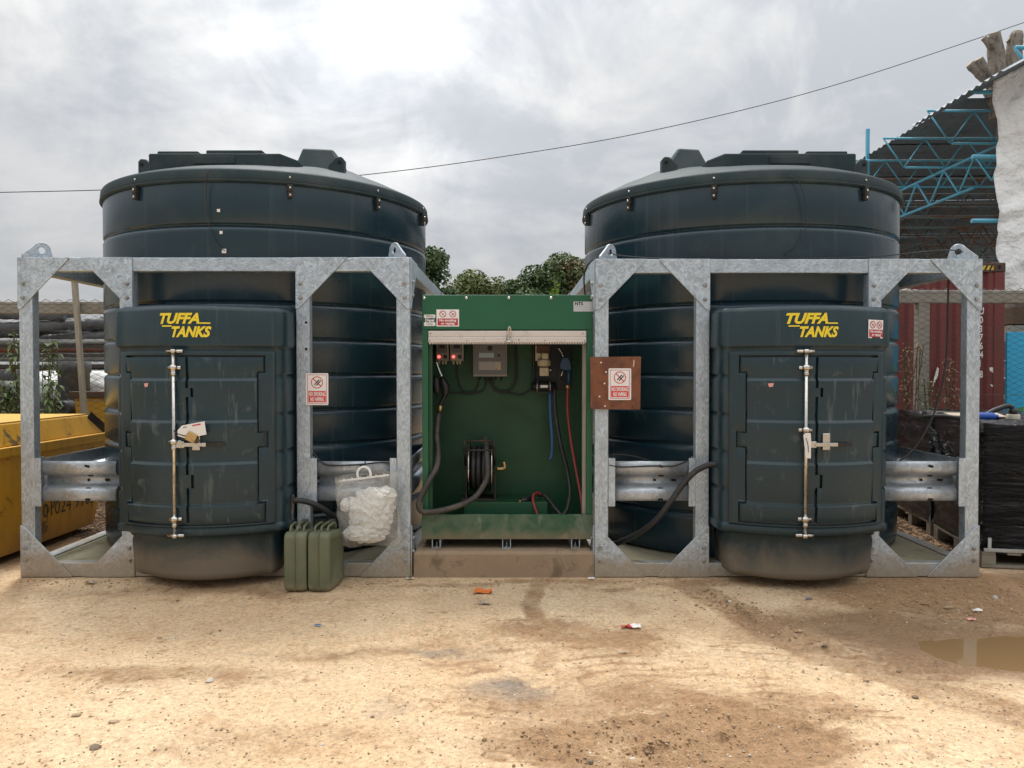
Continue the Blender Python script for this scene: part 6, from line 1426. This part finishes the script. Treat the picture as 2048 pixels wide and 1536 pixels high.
roof(A.x, 11.4, WY-0.75, WY+2.0, A.z, sl_, 'canopy_sheet', wt, 0.2)
truss((P(2030, 95, WY+.6).x, WY+0.6, P(2030, 95, WY+.6).z), (11.5, WY+0.6, P(2030, 95, WY+.6).z-0.06), 0.32, 7, 0.035, 'roof_truss', 'truss', wt)
# clutter in the opening under the sheeting
A = P(2014, 664, 6.3); B = P(2014, 612, 6.3)
t_ = thing('timber_stack', 'stack of dark timber boards behind the blue wall', 'timber', (A.x+1.2, 6.5, 0))
for k in range(9):
    z_ = k*B.z/9; obj('board', MB().box((A.x+0.02+0.03*(k % 3), 6.3, z_), (A.x+2.6, 6.9, z_+B.z/9-0.02)), 'wood_grey' if k % 2 else 'brown_board', t_)

# ------------------------------------------------------------------ lopped tree behind the sheeting
TY = 7.95+1.3
bx_ = P(2042, 300, TY).x
t_ = thing('lopped_tree', 'bare lopped tree with sawn grey limbs above the white sheeting', 'tree', (bx_, TY, 0))
def limb(pts, r0, r1, nm='limb', seed=1):
    rnd = random.Random(seed); pp = spline([P(a, b, y_) if len((a, b, y_)) == 3 else a for a, b, y_ in pts], 7); n = len(pp)
    mb = MB().tube(pp, [(r0+(r1-r0)*i/(n-1))*(1+rnd.uniform(-.08, .08)) for i in range(n)], 12)
    o = obj(nm, mb, 'bark', t_)
    d = (pp[-1]-pp[-2]).normalized()
    obj('sawn_end', MB().tube([pp[-1]-d*0.005, pp[-1]+d*0.012], r1*0.93, 12), 'cutwood', o)
obj('trunk', MB().tube(spline([(bx_+0.1, TY, -0.1), (bx_+0.05, TY, 2.5), (P(2022, 235, TY).x, TY, P(2010, 235, TY).z)], 6), [0.30-0.004*i for i in range(13)], 14), 'bark', t_)
limb([(2005, 235, TY), (1997, 160, TY), (1992, 110, TY), (1989, 66, TY-.1)], 0.21, 0.11, seed=2)
limb([(2018, 235, TY), (2022, 160, TY), (2028, 100, TY), (2034, 66, TY)], 0.21, 0.11, seed=3)
limb([(1992, 108, TY), (1980, 88, TY-.1), (1967, 76, TY-.1)], 0.09, 0.055, seed=4)
limb([(2000, 215, TY), (1985, 170, TY), (1962, 148, TY-.1), (1940, 128, TY-.1)], 0.14, 0.085, seed=5)
limb([(1982, 168, TY), (1970, 142, TY-.15), (1958, 118, TY-.2)], 0.10, 0.075, seed=6)
limb([(2003, 225, TY), (1985, 200, TY-.1), (1974, 182, TY-.1)], 0.13, 0.08, seed=7)
limb([(2030, 100, TY), (2022, 84, TY), (2016, 80, TY)], 0.07, 0.05, seed=8)

# ------------------------------------------------------------------ overhead line
zc = [P(-60, 386, 9), P(205, 380, 9.2), P(460, 370, 9.6), P(725, 350, 10), P(1000, 314, 10.4), P(1300, 262, 10.8), P(1650, 176, 11.2), P(2048, 45, 11.6), P(2200, -12, 11.8)]
single('overhead_cable', MB().tube(spline(zc, 8), 0.0085, 6), 'rubber_dusty', 'thin black overhead cable crossing the sky above the tanks', 'cable')

# ------------------------------------------------------------------ loose things on the ground
def stone_mesh(seed, flat=0.6):
    bm = bmesh.new(); bmesh.ops.create_icosphere(bm, subdivisions=2, radius=1.0); r = random.Random(seed)
    ph = [r.uniform(0, 6) for _ in range(6)]
    for v in bm.verts:
        k = 1+0.18*math.sin(v.co.x*3+ph[0])+0.15*math.sin(v.co.y*4+ph[1])+0.12*math.sin(v.co.z*5+ph[2]+v.co.x*2)
        v.co = Vector((v.co.x*k, v.co.y*k*0.8, v.co.z*k*flat))
    me = bpy.data.meshes.new('stone'); bm.to_mesh(me); bm.free(); return me
smes = [stone_mesh(i, 0.5+0.1*(i % 3)) for i in range(5)]
smats = ['stone', 'stone_dark', 'stone', 'stone_dark', 'stone_pale']
for me, mt in zip(smes, smats): setmat(me, mt)
big = [(153, 1430, .022), (226, 1444, .02), (420, 1363, .024), (143, 1409, .01), (190, 1492, .03), (368, 1357, .012), (650, 1440, .014), (645, 1480, .012), (745, 1425, .012), (940, 1392, .012), (1244, 1301, .026), (1144, 1262, .017), (1297, 1343, .012), (1830, 1388, .02), (1797, 1341, .018), (1545, 1270, .02), (1600, 1272, .022), (1460, 1203, .02), (1520, 1220, .022), (1500, 1215, .017), (1575, 1250, .017), (500, 1196, .018), (480, 1201, .02), (355, 1199, .016), (1735, 1361, .014), (1832, 1454, .018), (320, 1275, .02), (345, 1276, .016), (440, 1258, .014), (1650, 1295, .02), (1990, 1310, .012), (1710, 1193, .02), (1352, 1203, .02), (580, 1195, .012), (140, 1345, .012), (590, 1395, .012), (1350, 1495, .016), (1265, 1508, .018), (1295, 1497, .014), (1180, 1517, .02), (1940, 1200, .025), (1900, 1215, .03), (1990, 1190, .03)]
for k, (px, py, s) in enumerate(big):
    p = G(px, py); me = smes[(k*7) % 5]
    o = bpy.data.objects.new('stone', me); COL.objects.link(o); o.location = (p.x, p.y, gz(p.x, p.y)+s*0.18); s *= 0.75; o.scale = (s*random.uniform(.8, 1.5), s, s*0.8); o.rotation_euler = (0, 0, random.uniform(0, 6))
    o['label'] = {'stone': 'small brown stone lying loose on the sandy yard', 'stone_dark': 'small dark stone lying loose on the sandy yard', 'stone_pale': 'small pale stone lying loose on the sandy yard'}[smats[(k*7) % 5]]; o['category'] = 'stone'; o['group'] = {'stone': 'brown stones on the yard', 'stone_dark': 'dark stones on the yard', 'stone_pale': 'pale stones on the yard'}[smats[(k*7) % 5]]
def gravel(n, sz, mat, name, label, seed, region):
    r = random.Random(seed); base = np.array([v.co[:] for v in smes[seed % 5].vertices])
    bm = bmesh.new(); bmesh.ops.create_icosphere(bm, subdivisions=1, radius=1.0); bv = np.array([v.co[:] for v in bm.verts]); bf = np.array([[v.index for v in f_.verts] for f_ in bm.faces]); bm.free()
    V = []; Fc = []
    for i in range(n):
        px, py = region(r); p = G(px, py)
        if p.x > pc.x-1.0 and abs(p.y-pc.y) < 0.42: continue
        s = sz*r.uniform(.4, 1.0)**1.3; a = r.uniform(0, 6.28); ca, sa = math.cos(a), math.sin(a)
        q_ = bv*np.array([s*r.uniform(.8, 1.6), s*r.uniform(.7, 1.1), s*r.uniform(.4, .8)])*(1+0.25*np.sin(bv[:, [1, 2, 0]]*3+i))
        x_ = q_[:, 0]*ca-q_[:, 1]*sa+p.x; y_ = q_[:, 0]*sa+q_[:, 1]*ca+p.y
        Fc.append(bf+len(V)*len(bv)); V.append(np.stack([x_, y_, q_[:, 2]+gz(p.x, p.y)+s*.15], 1))
    me = bpy.data.meshes.new(name); me.from_pydata(np.concatenate(V).tolist(), [], np.concatenate(Fc).tolist())
    o = obj(name, me, mat); o['kind'] = 'stuff'; o['label'] = label; return o
uni = lambda r: (r.uniform(-100, 2150), 1160+376*r.random()**1.0)
gravel(2200, 0.0062, 'stone', 'gravel', 'fine brown grit scattered over the sandy yard', 1, uni)
gravel(900, 0.0058, 'stone_dark', 'gravel', 'fine dark grit scattered over the sandy yard', 2, uni)
gravel(700, 0.0060, 'stone_pale', 'gravel', 'fine pale grit scattered over the sandy yard', 3, lambda r: (r.uniform(1000, 2100), 1165+r.random()**1.5*370))
gravel(420, 0.012, 'clod', 'gravel', 'brown mud crumbs thrown up along the wheel tracks', 4, lambda r: ((lambda t: (1390+t*330+r.gauss(0, 22), 1178+t*125+r.gauss(0, 9)))(r.random())))
gravel(300, 0.010, 'clod', 'gravel', 'brown mud crumbs along the foot of the tank frames', 5, lambda r: (r.uniform(40, 2040), 1158+abs(r.gauss(0, 9))))
gravel(260, 0.014, 'clod', 'gravel', 'brown mud clods on the muddy patch beside the puddle', 6, lambda r: (r.uniform(1740, 2048), r.uniform(1165, 1240)))
gravel(420, 0.009, 'clod', 'gravel', 'brown mud clods in the churned muddy patch', 7, lambda r: (r.gauss(1290, 130), min(1530, r.gauss(1490, 30))))
gravel(900, 0.020, 'litter', 'leaf_litter_and_shade', 'dark leaf and straw bits added for the shade between the frame and the wrapped pallets', 10, lambda r: (r.uniform(1785, 1930), r.uniform(1010, 1100)))  # dark bits added to stand for the shade among the clutter here
# leaf litter strip between skip and frame, behind the tank
gravel(900, 0.022, 'litter', 'leaf_litter_and_shade', 'dry leaf litter between the skip and the tank', 9, lambda r: (lambda p: (p[0], p[1]))((r.uniform(150, 225), r.uniform(1000, 1075))))
def crumple(px, py, s, mats, label, seed, name='litter_scrap'):
    p = G(px, py); r = random.Random(seed); t_ = thing(name, label, 'litter', (p.x, p.y, gz(p.x, p.y)))
    for k, (mt, dx, dy, sc) in enumerate(mats):
        n = 5; vs = []
        for j in range(n):
            for i in range(n): vs.append((p.x+dx+(i/(n-1)-.5)*s*sc*1.6+r.uniform(-.1, .1)*s, p.y+dy+(j/(n-1)-.5)*s*sc*.9+r.uniform(-.1, .1)*s, gz(p.x, p.y)+0.008+abs(r.gauss(0, .20))*s*sc))
        o = obj('foil' if k else 'wrapper', MB().add(vs, [(j*n+i, j*n+i+1, (j+1)*n+i+1, (j+1)*n+i) for j in range(n-1) for i in range(n-1)]).mesh('scrap', False), mt, t_)
crumple(966, 1186, 0.075, [('paper_orange', 0, 0, 1.0), ('paper', -.01, .01, .35)], 'crumpled orange crisp packet in front of the plinth', 1)
crumple(968, 1210, 0.05, [('card', 0, 0, 1.0)], 'torn pale cardboard scrap near the orange packet', 2)
crumple(1263, 1251, 0.055, [('paper', .015, 0, .8), ('paper_red', -.03, -.005, .7)], 'red and white paper scrap on the sandy yard', 3)
crumple(636, 1249, 0.022, [('paper_blue', 0, 0, 1.0)], 'tiny blue scrap lying in front of the jerrycans', 4)
crumple(180, 1165, 0.045, [('card', 0, 0, 1.0)], 'flattened brown scrap at the frame foot by the skip', 5)
crumple(1618, 1194, 0.03, [('paper_blue', 0, 0, 1.0)], 'small blue scrap in front of the stickered tank', 6)
crumple(1943, 1237, 0.03, [('pink', 0, 0, 1.0)], 'small pink scrap beside the puddle', 7)
crumple(1955, 1222, 0.035, [('paper', 0, 0, 1.0)], 'white paper scrap on the mud beside the puddle', 8)
crumple(757, 1150, 0.03, [('paper', 0, 0, 1.0)], 'white paper scrap on the ground below the rag bag', 9)
crumple(1182, 1158, 0.03, [('paper', 0, 0, 1.0)], 'white scrap at the plinth corner by the rusty sign', 10)
crumple(820, 1158, 0.035, [('stone_pale', 0, 0, 1.0)], 'grey crumpled scrap at the plinth corner by the rag bag', 11)
